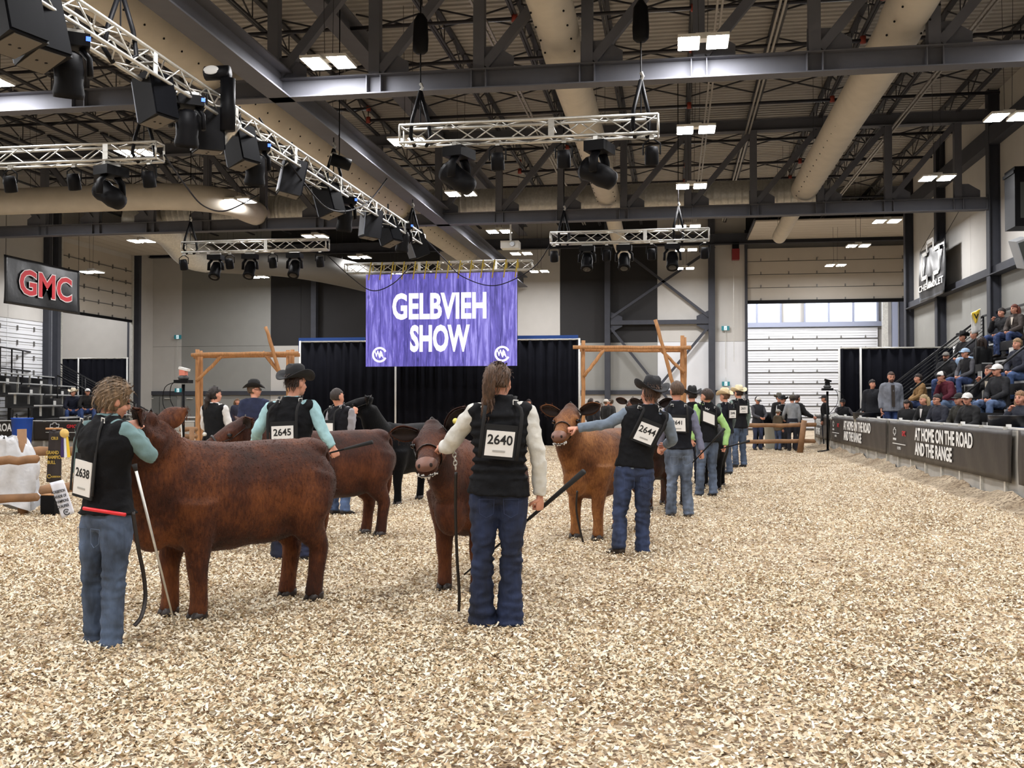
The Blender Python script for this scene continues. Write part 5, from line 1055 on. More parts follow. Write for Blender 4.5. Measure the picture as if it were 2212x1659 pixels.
def person(label, loc, facing, H=1.75, pose=None, px=None, top=('shirt', (90, 90, 95)), under=None, pants=(40, 60, 100), boot=(40, 32, 28), hair=('short', (70, 50, 36)), hat=None, look=0.0, nod=0.0, tilt=0.0, lvl=0, flare=0.0, skin_c=(214, 152, 126),
           number=None, card=None, curl=(.5, .5), hands=None, seatz=None, female=False, girth=1.0, glasses=False, beard=None, legs=True, group=None, hoodie=False, parent_name='person', hem=-.08, vol=0.0, vest_puffy=False, D=None, collar=True, roll_sleeve=False):
    """facing: world angle the person faces (radians from +x). Pose in metres for a 1.75 m figure: x right, y forward, z up.
    px: joints given as (column, row, depth offset) in the picture at the person's own distance"""
    k = H/1.75; t = thing(parent_name, label, 'person', loc, facing-math.pi/2, group)
    J = dict(BASE); J.update(pose or {})
    if px:
        ca, sa = math.cos(facing-math.pi/2), math.sin(facing-math.pi/2); D0 = D if D else float(np.dot(np.array(loc)-O3, FW))
        for q, v in px.items():
            wp = P(v[0], v[1], D0+(v[2] if len(v) > 2 else 0)); dx, dy = wp[0]-loc[0], wp[1]-loc[1]
            J[q] = ((dx*ca+dy*sa)/k, (-dx*sa+dy*ca)/k, (wp[2]-loc[2])/k)
    z = seatz or 0
    J = {q: Vector(v) for q, v in J.items()}
    vx = (.026, .018, .0115)[lvl]; n = (10, 12, 16)[lvl]
    S = lambda mb: [setattr(mb, 'v', [(p[0]*k, p[1]*k, p[2]*k) for p in mb.v]), mb][1]
    rt_ = (J['shR']-J['shL']).normalized(); hr = (J['hiR']-J['hiL']).normalized(); g = girth; fw_ = .92 if female else 1.0
    def torso(mb, inf, lo=-.12, hi=True, flareb=0.0):
        p, w_, c, nk = J['pel'], J['wst'], J['cst'], J['nek']; dn = (p-w_).normalized(); W = .90 if female else 1.0
        sx = abs((J['shR']-J['shL']).length)/.35
        bt = .176 if inf > .003 else .140; keys = [(p+dn*(-lo), (bt*g+inf+flareb, bt*.74*g+inf+flareb), hr), (p+dn*(-lo*.45), (.170*g+inf+flareb*.6, .122*g+inf+flareb*.5), hr), (p, (.170*g+inf, .122*g+inf), hr), (p.lerp(w_, .6), (.148*W*g+inf, .108*g+inf), hr.lerp(rt_, .5)), (w_, (.144*W*g+inf, .108*g+inf), hr.lerp(rt_, .6)), (w_.lerp(c, .55), (.158*fw_*g+inf, .117*g+inf), rt_), (c, (.178*fw_*sx+inf, .120*g+inf), rt_), (c.lerp(nk, .38), (.186*fw_*sx+inf, .108*g+inf), rt_), (c.lerp(nk, .62), (.176*fw_*sx+inf, .092+inf), rt_), (c.lerp(nk, .82), (.118*sx+inf, .076+inf), rt_), (nk, (.070+inf*.8, .066+inf*.8), rt_)]
        rings = []
        for i, (q, (a, b), r_) in enumerate(keys):
            ta = (keys[min(i+1, len(keys)-1)][0]-keys[max(i-1, 0)][0]).normalized(); x = (r_-ta*r_.dot(ta)).normalized(); y = ta.cross(x); rings.append([q+x*(a*math.cos(2*math.pi*j/20))+y*(b*math.sin(2*math.pi*j/20)) for j in range(20)])
        mb.loft(rings)
    def arm(mb, s, inf, end=1.0, cuff=0.0):
        sh, el, wr = J['sh'+s], J['el'+s], J['wr'+s]; a = J['cst'].lerp(sh, .55)+V(0, 0, .05); e = el.lerp(wr, end)
        mb.tube(smooth_path([a, sh, sh.lerp(el, .5), el, el.lerp(e, .5), e], 2), [(r+inf) for r in (.058, .058, .058, .056, .052, .049, .046, .044, .041, .036+cuff*.4, .03+cuff)], n)
    def leg(mb, s, r, inf=0.0, tail=None):
        hi, kn, an = J['hi'+s], J['kn'+s], J['an'+s]; a = J['pel'].lerp(hi, .8); e = an if tail is None else an+(an-kn).normalized()*tail
        mb.tube(smooth_path([a+V(0, 0, .02) if seatz is None else a, hi.lerp(kn, .3), hi.lerp(kn, .7), kn, kn.lerp(e, .45), e], 2), [q+inf for q in r], n+2)
    # body under the clothes, one closed surface with head and neck
    b = MB(); torso(b, -.012)
    for s in 'LR':
        arm(b, s, -.012); leg(b, s, (.095, .088, .08, .075, .064, .055, .052, .052, .050, .042, .036), -.006)
    Hc = J['hed']; hm = Matrix.Rotation(look, 3, 'Z') @ Matrix.Rotation(-nod, 3, 'X') @ Matrix.Rotation(tilt, 3, 'Y')
    hp = lambda x, y, z_: Hc+hm @ Vector((x, y, z_))
    b.tube([J['cst'].lerp(J['nek'], .7), J['nek'], J['nek'].lerp(hp(0, -.02, -.07), .6), hp(0, -.015, -.04)], [.06, .054, .05, .055], 12)
    hs = .96 if female else 1.0
    b.ell(Hc+hm @ Vector((0, -.012, .022)), (.077*hs, .096*hs, .098*hs), 18, 12, hm); b.ell(hp(0, .028, -.045), (.058*hs, .066, .068), 14, 9, hm); b.ell(hp(0, .055, -.085), (.034, .034, .028), 10, 7, hm)
    b.ell(hp(0, .098, -.012), (.013, .02, .026), 8, 6, hm); b.ell(hp(0, .106, -.026), (.016, .016, .012), 8, 6, hm); b.ell(hp(0, .078, .028), (.05, .016, .012), 10, 6, hm)
    for s in (-1, 1): b.ell(hp(.046*s, .06, -.03), (.022, .024, .02), 8, 6, hm); b.ell(hp(.079*s*hs, -.005, -.006), (.011, .022, .033), 8, 6, hm)
    S(b); ex = MB()
    hk = hands or {}
    for i, s in enumerate('LR'):
        wr, el = J['wr'+s], J['el'+s]; d = (wr-el).normalized(); dd, pn = hk.get(s, (d, V(.8 if s == 'L' else -.8, .3, 0)))
        hand(ex, wr, dd, pn, 1 if s == 'R' else -1, curl[i], 1.0, lvl > 0)
    S(ex); skm = col_m('skin', skin_c, rough=.5, var=.08, vs=12)
    body = skin(b, 'body', skm, t, vx, 3 if lvl else 2, ex)
    # face
    f = MB()
    for s in (-1, 1): f.ell(hp(.031*s, .082, .008), (.0115, .008, .007), 8, 6, hm)
    S(f).build('eyes', eye_m, t, True)
    f = MB()
    for s in (-1, 1): f.tube([hp(.014*s, .092, .03), hp(.034*s, .090, .036), hp(.052*s, .074, .03)], .0045, 5)
    S(f).build('eyebrows', hairm(hair[1] if hair else (60, 45, 35)), t, True)
    f = MB(); f.tube([hp(-.024, .084, -.062), hp(0, .094, -.060), hp(.024, .084, -.062)], .006, 6); S(f).build('mouth', col_m('lips', (170, 90, 84), rough=.5), t, True)
    if beard:
        f = MB(); f.ell(hp(0, .04, -.075), (.056, .062, .055), 14, 9, hm); f.ell(hp(0, .088, -.046), (.03, .014, .009), 10, 6, hm); S(f).build('beard', hairm(beard), t, True)
    if glasses:
        f = MB()
        for s in (-1, 1): f.tube([hp(.034*s+.022*math.cos(q), .104, .008+.018*math.sin(q)) for q in np.linspace(0, 6.283, 13)], .003, 5); f.tube([hp(.056*s, .102, .01), hp(.082*s, .0, .01)], .003, 5)
        f.tube([hp(-.012, .104, .01), hp(.012, .104, .01)], .003, 5); S(f).build('glasses', blackg, t, True)
    # hair
    if hair:
        st, hc = hair[0], hair[1]; hmx = hairm(hc); f = MB(); nu, nv = (26, 16) if lvl > 1 else (16, 11); vs, fs = [], []
        for j in range(nv+1):
            th = math.pi*j/nv*.98
            for i in range(nu):
                ph = 2*math.pi*i/nu; x, y, zz = math.sin(th)*math.cos(ph), math.sin(th)*math.sin(ph), math.cos(th)
                rr = 1.0+(.05*math.sin(ph*7+3*math.sin(th*3))+.03*math.sin(ph*13))*(.6+.4*math.sin(th))*(1 if st != 'bald' else 0)
                low = -.62-vol*10 if st in ('short', 'buzz', 'pony', 'bun') else -.85
                if (y > .30 and zz < .42) or zz < low or (abs(x) > .80 and y > -.1 and zz < .06): rr = .78
                th_ = {'buzz': .006, 'bald': .002}.get(st, .016)+vol
                vs.append(hp(x*(.077*hs+th_)*rr, -.012+y*(.096*hs+th_)*rr, .022+zz*(.098*hs+th_)*rr))
        for j in range(nv):
            for i in range(nu): q = (i+1) % nu; fs.append((j*nu+i, (j+1)*nu+i, (j+1)*nu+q, j*nu+q))
        f.add(vs, fs); f2 = f
        if st == 'long':
            for s in (-1, 0, 1): f.tube(smooth_path([hp(.05*s, -.06, .06), hp(.085*s, -.07, -.02), hp(.09*s, -.07, -.12), hp(.075*s, -.055, -.24)], 3), [(.035, .03), (.045, .035), (.05, .035), (.05, .034), (.05, .034), (.05, .03), (.045, .03), (.04, .025), (.035, .02), (.015, .012)], 10)
        if st == 'pony':
            for w_, dz in ((1, 0), (.7, .02)): f.tube(smooth_path([hp(0, -.09, .075), hp(0, -.145, .07), hp(-.012, -.155, -.02), hp(-.03, -.13, -.15), hp(-.05, -.115, -.28-dz*2), hp(-.045, -.12, -.36)], 3), [(.025*w_, .022)]+[(r*w_, r*.75) for r in (.034, .042, .047, .05, .052, .052, .05, .048, .046, .043, .038, .032, .025, .016, .006)], 12)
        if st == 'bun': f.ell(hp(0, -.10, .07), (.045, .04, .045), 12, 8, hm)
        if st == 'braid': f.tube(smooth_path([hp(0, -.1, .02), hp(-.01, -.125, -.08), hp(-.04, -.12, -.2), hp(-.05, -.11, -.33)], 4), [.04+.008*math.sin(q*1.9) for q in range(13)], 10)
        if lvl > 1 or (lvl > 0 and st in ('pony', 'braid', 'long')):      # loose locks
            src = [Vector(v) for v in f.v]; rr_ = random.Random(len(label)); cnt = 700 if lvl > 1 else 160
            for _ in range(cnt):
                p = rr_.choice(src); o_ = p-Hc
                loc_ = hm.transposed() @ o_
                if loc_.length < .088 and loc_.z > -.1: continue
                od = o_.normalized() if loc_.z > -.1 else Vector((rr_.uniform(-1, 1), -.6, 0)).normalized(); dn_ = hm @ Vector((rr_.uniform(-.25, .25)-loc_.x*2, -.55 if loc_.z > .02 else -.1, -.75)); dn_ = (dn_-od*dn_.dot(od)).normalized(); L_ = rr_.uniform(.03, .07); sd = dn_.cross(od)*rr_.uniform(.002, .0045)
                a0 = p+od*.002; a1 = p+dn_*L_*.5+od*.011; a2 = p+dn_*L_+od*rr_.uniform(.002, .012); f.add([a0-sd, a0+sd, a1+sd, a1-sd, a2], [(0, 1, 2, 3), (3, 2, 4)])
        S(f).build('hair', hmx, t, True)
    if hat:
        kind, hc = hat[0], hat[1]; hmx = col_m('felt', hc, rough=.8, var=.12, vs=14, bump=.1, bs=90); f = MB(); ht = hat[2] if len(hat) > 2 else 0.0
        hq = lambda x, y, z_: Hc+hm @ (Matrix.Rotation(ht, 3, 'X') @ Vector((x, y-.01, z_)))
        if kind == 'cowboy':
            m_ = 28; rings = []
            for zz, a, b_, dent in ((.055, .086, .105, 0), (.09, .086, .104, 0), (.13, .083, .10, 0), (.165, .074, .092, .2), (.178, .05, .07, 1), (.170, .02, .03, 1.2)):
                rings.append([hq(a*math.cos(q)*(1-.12*max(0, math.sin(q))*(zz > .12)), b_*math.sin(q), zz-.03*dent*(abs(math.cos(q)) < .5)*.9+.012*dent*abs(math.cos(q))) for q in np.linspace(0, 2*math.pi, m_+1)[:-1]])
            f.loft(rings); S(f); cr = f.build('hat_crown', hmx, t, True); f = MB()
            rows = []
            for r_, w_ in ((0, .0), (.35, .0), (.7, .0), (1, .0)):
                ring = []
                for q in np.linspace(0, 2*math.pi, m_+1)[:-1]:
                    a = .080+.095*r_; b_ = .098+.085*r_; x = a*math.cos(q); y = b_*math.sin(q); ring.append((x, y, .056+.075*(r_**2)*abs(math.cos(q))**2.2-.022*r_*abs(math.sin(q))**2, 0))
                rows.append(ring)
            top_ = [[hq(x, y, zz+.004) for x, y, zz, _ in r_] for r_ in rows]; bot = [[hq(x, y, zz-.003) for x, y, zz, _ in r_] for r_ in rows[::-1]]
            f.loft(top_+bot, cap=False); S(f).build('hat_brim', hmx, t, True); f = MB(); f.tube([hq(.088*math.cos(q), .107*math.sin(q), .068) for q in np.linspace(0, 6.283, 25)], [(.011, .003)]*25, 6, True, tuple(hm @ Vector((0, 0, 1)))); S(f).build('hat_band', col_m('felt_band', tuple(int(v*.55) for v in hc), rough=.6), t, True)
            if lvl > 1: f = MB().ell(hq(-.085, -.055, .07), (.008, .008, .008), 8, 6); S(f).build('hat_pin', chain_m, t, True)
        else:
            front = col_m('felt', hat[3], rough=.8) if len(hat) > 3 else hmx; vs, fs = [], []; nu, nv = 16, 7
            for half, mm in ((0, hmx), (1, front)):
                f = MB(); vs, fs = [], []; q0_, q1_ = (math.pi*.92, 2*math.pi+math.pi*.08) if half == 0 else (math.pi*.08, math.pi*.92)
                for j in range(nv+1):
                    th = math.pi*.52*j/nv
                    for i in range(nu+1): ph = q0_+(q1_-q0_)*i/nu; vs.append(hq(.098*math.sin(th)*math.cos(ph), .117*math.sin(th)*math.sin(ph), .036+.10*math.cos(th)))
                for j in range(nv):
                    for i in range(nu): fs.append((j*(nu+1)+i, (j+1)*(nu+1)+i, (j+1)*(nu+1)+i+1, j*(nu+1)+i+1))
                f.add(vs, fs); S(f).build('cap_crown', mm, t, True)
            f = MB(); rows = []
            for r_ in (0, .5, 1): rows.append([hq((.085-.012*r_)*math.cos(q), .085+.03*math.sin(q)+.095*r_*math.sin(q), .04-.018*r_+.012*abs(math.cos(q))*-1+.012) for q in np.linspace(.12, math.pi-.12, 12)])
            n_ = 12; vs = [p for r_ in rows for p in r_]; vs += [p-V(0, 0, .006) for p in vs]; fs = []
            for r_ in range(2):
                for i in range(n_-1): a = r_*n_+i; fs += [(a, a+1, a+n_+1, a+n_), (a+36, a+36+n_, a+37+n_, a+37)]
            f.add(vs, fs); S(f).build('cap_bill', hmx, t, True)
    # clothes
    tk = top[0]; tc_ = top[1]
    if pants and legs:
        f = MB(); p = J['pel']; torso_r = []
        dn = (p-J['wst']).normalized() if seatz is None else V(0, 0, -1)
        if seatz is None:
            f.tube([p-dn*.10, p-dn*.02, p+dn*.06, p+dn*.13], [(.155*g, .115*g), (.180*g, .132*g), (.180*g, .134*g), (.13*g, .10*g)], 18, True, tuple(hr))
        else: f.ell(p+V(0, .03, .0), (.19*g, .17, .115), 16, 10)
        for s in 'LR': leg(f, s, (.10, .106, .101, .092, .083, .074, .069, .068+flare*.3, .068+flare*.7, .070+flare, .072+flare*1.2), 0, tail=.045)
        S(f); skin(f, 'jeans' if pants[2] > pants[0]+8 else 'trousers', denim(pants) if pants[2] > pants[0]+8 else clothm(pants), t, vx, 3)
        if lvl > 0 and seatz is None:
            for s in (-1, 1):
                f = MB(); c = p+V(.08*s, -.136*g, -.155); f.tube([c+V(-.05, .0, .055), c+V(.05, .004, .055), c+V(.045, 0, -.04), c+V(0, -.006, -.065), c+V(-.045, 0, -.04), c+V(-.05, 0, .055)], .0018, 5); S(f).build('pocket_seam', col_m('stitch', tuple(min(255, int(v*1.15)+10) for v in pants), rough=.8), t)
    if boot and legs:
        for s in 'LR':
            an = J['an'+s]; sg = -1 if s == 'L' else 1; kd = (J['an'+s]-J['kn'+s]); to = Vector((.12*sg*.25, 1, 0)).normalized() if not hk.get('toe'+s) else Vector(hk['toe'+s]).normalized(); f = MB(); a0 = Vector((an.x, an.y, an.z))
            f.tube([a0+V(0, 0, .06), a0-V(0, 0, .02), a0-V(0, 0, .06)-to*.02], [.046, .047, .044], 10); f.tube([a0-to*.065+V(0, 0, -.06), a0-to*.03+V(0, 0, -.055), a0+to*.05+V(0, 0, -.055), a0+to*.12+V(0, 0, -.068), a0+to*.185+V(0, 0, -.082)], [(.034, .034), (.04, .045), (.042, .04), (.044, .028), (.022, .014)], 10, True, (1, 0, 0)); S(f); skin(f, 'boot', col_m('leather', boot, rough=.6, var=.3, vs=20), t, .012 if lvl else .02, 2)
    sl_c = under if (tk == 'vest' and under) else tc_
    if tk == 'vest':
        f = MB(); torso(f, .004, lo=min(hem+.02, -.02))
        for s in 'LR': arm(f, s, .008, .97, .006)
        if collar: f.tube([J['nek']-V(0, 0, .035), J['nek']+V(0, 0, .035)], [(.085, .078), (.072, .070)], 16, True, tuple(rt_))
        S(f); skin(f, 'shirt', clothm(under), t, vx, 4)
        f = MB(); torso(f, .026, lo=hem, flareb=.012)
        f.tube([J['nek']-V(0, 0, .05), J['nek']-V(0, 0, .01), J['nek']+V(0, 0, .045 if vest_puffy else .03)], [(.11, .095), (.092, .085), (.083, .08)], 16, True, tuple(rt_))
        for s in 'LR': f.ell(J['sh'+s].lerp(J['cst'], .13)+V(0, 0, .02), (.07, .088, .062), 12, 8)
        if vest_puffy:
            p_, c_ = J['pel'], J['nek']
            for i in range(9): q = p_.lerp(c_, -.05+.11*i); w_ = (.178, .182, .176, .17, .17, .178, .19, .197, .18)[i]; f.tube([q-V(0, 0, .024), q, q+V(0, 0, .024)], [(w_*.92, .13), (w_+.022, .148), (w_*.92, .13)], 20, True, tuple(rt_))
        S(f); skin(f, 'vest', clothm(tc_, spec=.25), t, vx, 2 if vest_puffy else 4)
    else:
        puff = {'jacket': .022, 'hoodie': .018, 'suit': .016, 'shirt': .006}[tk]; f = MB(); torso(f, puff, lo=-.10 if tk != 'suit' else -.2, flareb=.006)
        for s in 'LR': arm(f, s, puff*.8+.003, .97, .006)
        if collar: f.tube([J['nek']-V(0, 0, .04), J['nek']+V(0, 0, .03)], [(.10, .09), (.08, .078)], 16, True, tuple(rt_))
        if tk == 'hoodie': f.ell(J['nek']+V(0, -.08, -.03), (.13, .075, .07))
        S(f); skin(f, {'jacket': 'jacket', 'hoodie': 'hoodie', 'suit': 'suit_jacket', 'shirt': 'shirt'}[tk], clothm(tc_), t, vx, 4)
        if tk != 'shirt' and under:
            nk = J['nek']; fr = (J['cst']-J['pel']).cross(rt_).normalized()*-1; f = MB(); c = J['cst']+V(0, .135+puff, -.02); f.prism([(-.04, .16), (.04, .16), (.035, -.34), (-.035, -.34)] if lvl and H > 1.9 else [(-.045, .13), (.045, .13), (.008, -.07), (-.008, -.07)], c, (1, 0, 0), (0, -.1, 1), (0, .004, 0)); S(f).build('shirt_front', clothm(under), t)
    # back number
    if number is not None:
        cd = card or {}; up_ = (J['nek']-J['pel']).normalized(); xr = rt_; bk = xr.cross(up_); c = J['pel'].lerp(J['nek'], cd.get('h', .52))+xr*cd.get('x', 0)+bk*(cd.get('d', .165))
        a_ = cd.get('rot', 0); X_ = (xr*math.cos(a_)+up_*math.sin(a_)); Y_ = (up_*math.cos(a_)-xr*math.sin(a_)); w, h = cd.get('w', .2), cd.get('hh', .22); bl = bk
        f = MB(); m3 = Matrix((X_, bl, Y_)).transposed(); f.box(c, (w, .006, h), m=m3); S(f); cb = f.build('number_card', M('white_card', (232, 230, 226), .7), t)
        if number:
            letter('number', number, .073*k*cd.get('ts', 1), (c+bl*.004+Y_*(h*.13))*k, X_, Y_, black_pr, cb, .002, .02, .95)
            f = MB(); f.box(c+bl*.005-Y_*(h*.3), (w*.45, .002, .012), m=m3); S(f).build('small_print', M('faint_print', (170, 168, 164), .7), cb)
        f = MB(); f.box(c-bl*.008+Y_*.01, (w+.03, .01, h+.06), m=m3); S(f).build('harness_panel', M('black_webbing', (15, 15, 17), .8), t)
        for s in (-1, 1):
            p0 = J['sh'+'LxR'[s+1]].lerp(J['nek'], .45)+up_*.075; f = MB(); f.tube(smooth_path([p0+bk*.03, p0+bk*.105-up_*.05, c+X_*(s*(w/2+.03))+Y_*.2+bk*-.0, c+X_*(s*(w/2+.03))-Y_*.1], 3), [(.003, .014)]*10, 6, True, tuple(bk)); S(f).build('harness_strap', M('black_webbing', (15, 15, 17), .8), t, True)
            f = MB(); q = p0+bk*.10-up_*.04; f.tube([q+X_*-.016+up_*.014, q+X_*.016+up_*.014, q+X_*.016-up_*.014, q+X_*-.016-up_*.014, q+X_*-.016+up_*.014], .004, 5); S(f).build('buckle', white_pl, t)
    pr_ = Person(); pr_.t = t; pr_.J = J; pr_.k = k; pr_.f = facing
    def world(v): ca, sa = math.cos(facing-math.pi/2), math.sin(facing-math.pi/2); v = Vector(v)*k; return Vector((loc[0]+v.x*ca-v.y*sa, loc[1]+v.x*sa+v.y*ca, loc[2]+v.z))
    pr_.world = world; return pr_
def stick(label, a, b, r=.012, grip=.3, mat=None):
    a = Vector(a); b = Vector(b); t = thing('show_stick', label, 'stick', tuple(a)); d = b-a
    MB().tube([(0, 0, 0), d*.5, d], [r*.8, r*.62, r*.45], 8).build('shaft', mat or blackm, t, True); MB().tube([-d.normalized()*.02, d*grip], [r*1.35, r*.8], 10).build('grip', rubber, t, True)
    return t
AWAY = vh(0, 1)
def face(lat, dep): return vh(lat, dep)
BK = (14, 15, 19)
def gp(px, yfoot): return G(px, yfoot)
# ---------------------------------------------------------------- handlers in the ring
w = gp(1075, 1350)
pw = person('woman with ponytail, black puffer vest, white lace sleeves and back number 2640', w, AWAY, 1.72, lvl=2, female=True, flare=.014, top=('vest', BK), under=(226, 224, 216), pants=(27, 37, 64), boot=(50, 36, 30), hair=('pony', (104, 76, 56)), look=-.35, vest_puffy=True,
       px=dict(pel=(1078, 1042), wst=(1080, 995), cst=(1082, 925, .0), nek=(1082, 868), hed=(1078, 826, .02), shL=(1023, 892), shR=(1139, 890), elL=(970, 962, .12), wrL=(958, 966, .36), elR=(1163, 985, -.02), wrR=(1166, 1072, .02), hiL=(1047, 1050), hiR=(1108, 1050), knL=(1043, 1200), knR=(1104, 1200), anL=(1040, 1338), anR=(1101, 1334)),
       number='2640', card=dict(h=.50, d=.182, rot=-.1, w=.185, hh=.165, x=-.0, ts=1.2), curl=(.8, 1.25), hands={'R': (V(0, .1, -1), V(-.6, .5, 0)), 'L': (V(-.2, .9, .1), V(.3, 0, -1))})
stick('black show stick in the hand of the woman numbered 2640', P(1257, 1022, 6.62), P(1003, 1241, 7.4), .0145, .42)
b = gp(232, 1391)
pb = person('boy with tousled light brown hair, teal sleeves and back number 2638', b, face(.62, .80), 1.58, lvl=2, top=('vest', (12, 13, 17)), under=(118, 148, 150), pants=(72, 86, 108), boot=(120, 98, 74), hair=('short', (150, 122, 92)), look=-.25, nod=.28, tilt=.12, hem=-.01, vol=.014,
       px=dict(pel=(232, 1105), wst=(232, 1048), cst=(228, 965, -.03), nek=(232, 905, 0), hed=(248, 866, .03), shL=(184, 930, .1), shR=(268, 930, -.12), elL=(176, 1030, .22), wrL=(196, 1056, .3), elR=(325, 985, -.02), wrR=(293, 934, .12), hiL=(208, 1118, .03), hiR=(254, 1118, -.03), knL=(200, 1250, .04), knR=(246, 1250, -.05), anL=(204, 1372, .06), anR=(240, 1384, -.05)),
       number='2638', card=dict(h=.38, d=.16, rot=-.14, w=.185, hh=.23, x=-.035, ts=1.1), curl=(.6, 1.1), hands={'R': (V(-.55, .1, .85), V(-.6, .5, -.2)), 'toeR': (.5, 1, 0), 'toeL': (.2, 1, 0)})
t = thing('show_comb', 'red comb stuck across the back pocket of the boy', 'comb', P(180, 1098, 6.0)); o0 = Vector(P(180, 1098, 6.0)); MB().tube([(0, 0, 0), Vector(P(271, 1112, 5.96))-o0], .011, 8).build('comb_spine', M('red_plastic', (220, 38, 46), .4), t, True)
stick('slim aluminium show stick held upright by the boy in teal', P(292, 1010, 6.0), P(378, 1352, 6.2), .012, .02, alu)
def strap(label, pts, w=.02, mat=leather, chain=None):
    o0 = Vector(pts[0]); t = thing('lead_strap', label, 'lead', tuple(o0)); pp_ = [p-o0 for p in smooth_path(pts, 6)]; MB().tube(pp_, [(.003, w)]*len(pp_), 6, True, tuple(FW)).build('strap', mat, t, True)
    if chain:
        pc = [Vector(p)-o0 for p in chain]; n = int((pc[-1]-pc[0]).length/.028)
        for i in range(n): q = pc[0].lerp(pc[-1], i/n); MB().tube([q+V(.012*math.cos(a)*(i % 2), .012*math.cos(a)*((i+1) % 2), .018*math.sin(a)) for a in np.linspace(0, 6.283, 9)], .004, 5).build('chain_link', chain_m, t, True)
    return t
strap('brown leather lead hanging from the boy and curling to the floor', [P(287, 1105, 6.1), P(298, 1180, 6.1), P(310, 1240, 6.15), P(314, 1290, 6.15), P(306, 1330, 6.1), P(290, 1352, 6.05)], .014)
strap('dark leather lead with chrome chain hanging from the hand numbered 2640', [P(985, 1020, 6.9), P(984, 1100, 6.95), P(987, 1200, 6.95), P(992, 1280, 6.95), P(991, 1321, 6.95)], .012, leather, [P(981, 974, 6.85), P(985, 1018, 6.9)])
strap('thin lead hanging from the golden-brown heifer to the floor', [P(1247, 1060, 10.6), P(1245, 1100, 10.6), P(1252, 1140, 10.6), P(1263, 1184, 10.6)], .012)
m = gp(625, 1208)
person('man in black cowboy hat with aqua sleeves and back number 2645', m, face(.12, 1), 1.76, lvl=2, top=('vest', BK), under=(172, 214, 220), pants=(30, 36, 58), boot=(30, 26, 26), hair=('buzz', (70, 46, 34)), hat=('cowboy', (22, 22, 25)), look=-.55, girth=1.05,
       px=dict(pel=(632, 1010), wst=(630, 972), cst=(628, 912), nek=(630, 864), hed=(640, 829, .03), shL=(585, 882), shR=(674, 878), elL=(556, 932, .03), wrL=(552, 958, .26), elR=(700, 935, -.04), wrR=(719, 966, -.05), hiL=(612, 1012), hiR=(650, 1012), knL=(606, 1110), knR=(655, 1110), anL=(602, 1192), anR=(660, 1190)),
       number='2645', card=dict(h=.50, d=.178, w=.2, hh=.165, x=-.05, ts=1.2), curl=(.9, 1.2), hands={'R': (V(.35, .1, -.9), V(-.4, .5, -.1))})
stick('dark show stick held behind by the man numbered 2645', P(800, 956, 8.9), P(690, 984, 9.1), .014, .5)
m = gp(1362, 1194)
person('man in black cowboy hat reaching left, chambray sleeves, back number 2644', m, face(-.12, 1), 1.74, lvl=2, top=('vest', BK), under=(120, 134, 150), pants=(42, 54, 82), boot=(52, 40, 30), hair=('short', (96, 66, 46)), hat=('cowboy', (24, 24, 28), .1), look=.25, tilt=.12, hem=.0,
       px=dict(pel=(1370, 1008), wst=(1374, 975), cst=(1388, 918), nek=(1402, 880), hed=(1404, 851, .02), shL=(1356, 893), shR=(1439, 905), elL=(1312, 916, .05), wrL=(1247, 925, .12), elR=(1452, 950, .1), wrR=(1440, 960, .32), hiL=(1350, 1012), hiR=(1392, 1012), knL=(1340, 1105, -.02), knR=(1388, 1100), anL=(1337, 1178, -.1), anR=(1388, 1184, .03)),
       number='2644', card=dict(h=.58, d=.18, rot=-.22, w=.185, hh=.18, x=.01, ts=1.2), curl=(1.2, .7), hands={'L': (V(-1, .1, -.05), V(0, .3, -1)), 'toeL': (-.5, 1, 0), 'toeR': (.1, 1, 0)})
m = gp(1466, 1116)
person('brown-haired handler in faded jeans with back number 2641', m, face(-.1, 1), 1.75, lvl=1, top=('vest', (20, 22, 29)), under=(122, 124, 146), pants=(92, 104, 122), boot=(60, 52, 46), hair=('short', (96, 70, 50)), look=.1, hem=-.01,
       px=dict(shL=(1440, 890), shR=(1493, 892), elR=(1507, 935, -.02), wrR=(1516, 975, -.05), anL=(1450, 1103), anR=(1487, 1104), knL=(1452, 1040), knR=(1483, 1040), nek=(1461, 870), hed=(1461, 845, .02), cst=(1464, 905), pel=(1464, 968), wst=(1464, 945)), number='2641', card=dict(h=.53, d=.17, x=-.02, w=.2, hh=.17), curl=(.8, 1.2), hands={'R': (V(.2, .1, -1), V(-.6, .4, 0))})
stick('dark show stick held low by the handler numbered 2641', P(1563, 928, 12.9), P(1496, 1000, 13.0), .014, .4)
m = gp(1528, 1072)
pL = person('handler with lime green sleeves and a blank white back card', m, face(-.35, 1), 1.72, lvl=1, top=('vest', (16, 17, 22)), under=(176, 222, 140), pants=(80, 92, 112), boot=(34, 30, 30), hair=('short', (64, 44, 34)), look=.45,
       px=dict(shR=(1552, 897), elR=(1571, 930, -.02), wrR=(1566, 964, -.06), anL=(1511, 1062), anR=(1541, 1060), hed=(1526, 857)), number='', card=dict(h=.56, d=.17, x=-.02, w=.2, hh=.16), curl=(.8, 1.2))
stick('black show stick held low by the handler with lime sleeves', P(1617, 953, 15.7), P(1555, 970, 15.8), .016, .4)
m = gp(1567, 1026)
person('handler in straw cowboy hat and dark vest numbered 2646', m, face(-.6, .8), 1.72, lvl=1, top=('vest', (24, 26, 36)), under=(96, 110, 110), pants=(76, 88, 108), boot=(34, 30, 30), hair=('short', (120, 84, 60)), hat=('cowboy', (224, 204, 168)), look=.2, number='2646', card=dict(h=.6, d=.17, w=.2, hh=.16, x=.03), curl=(.8, .8))
m = gp(1597, 1010)
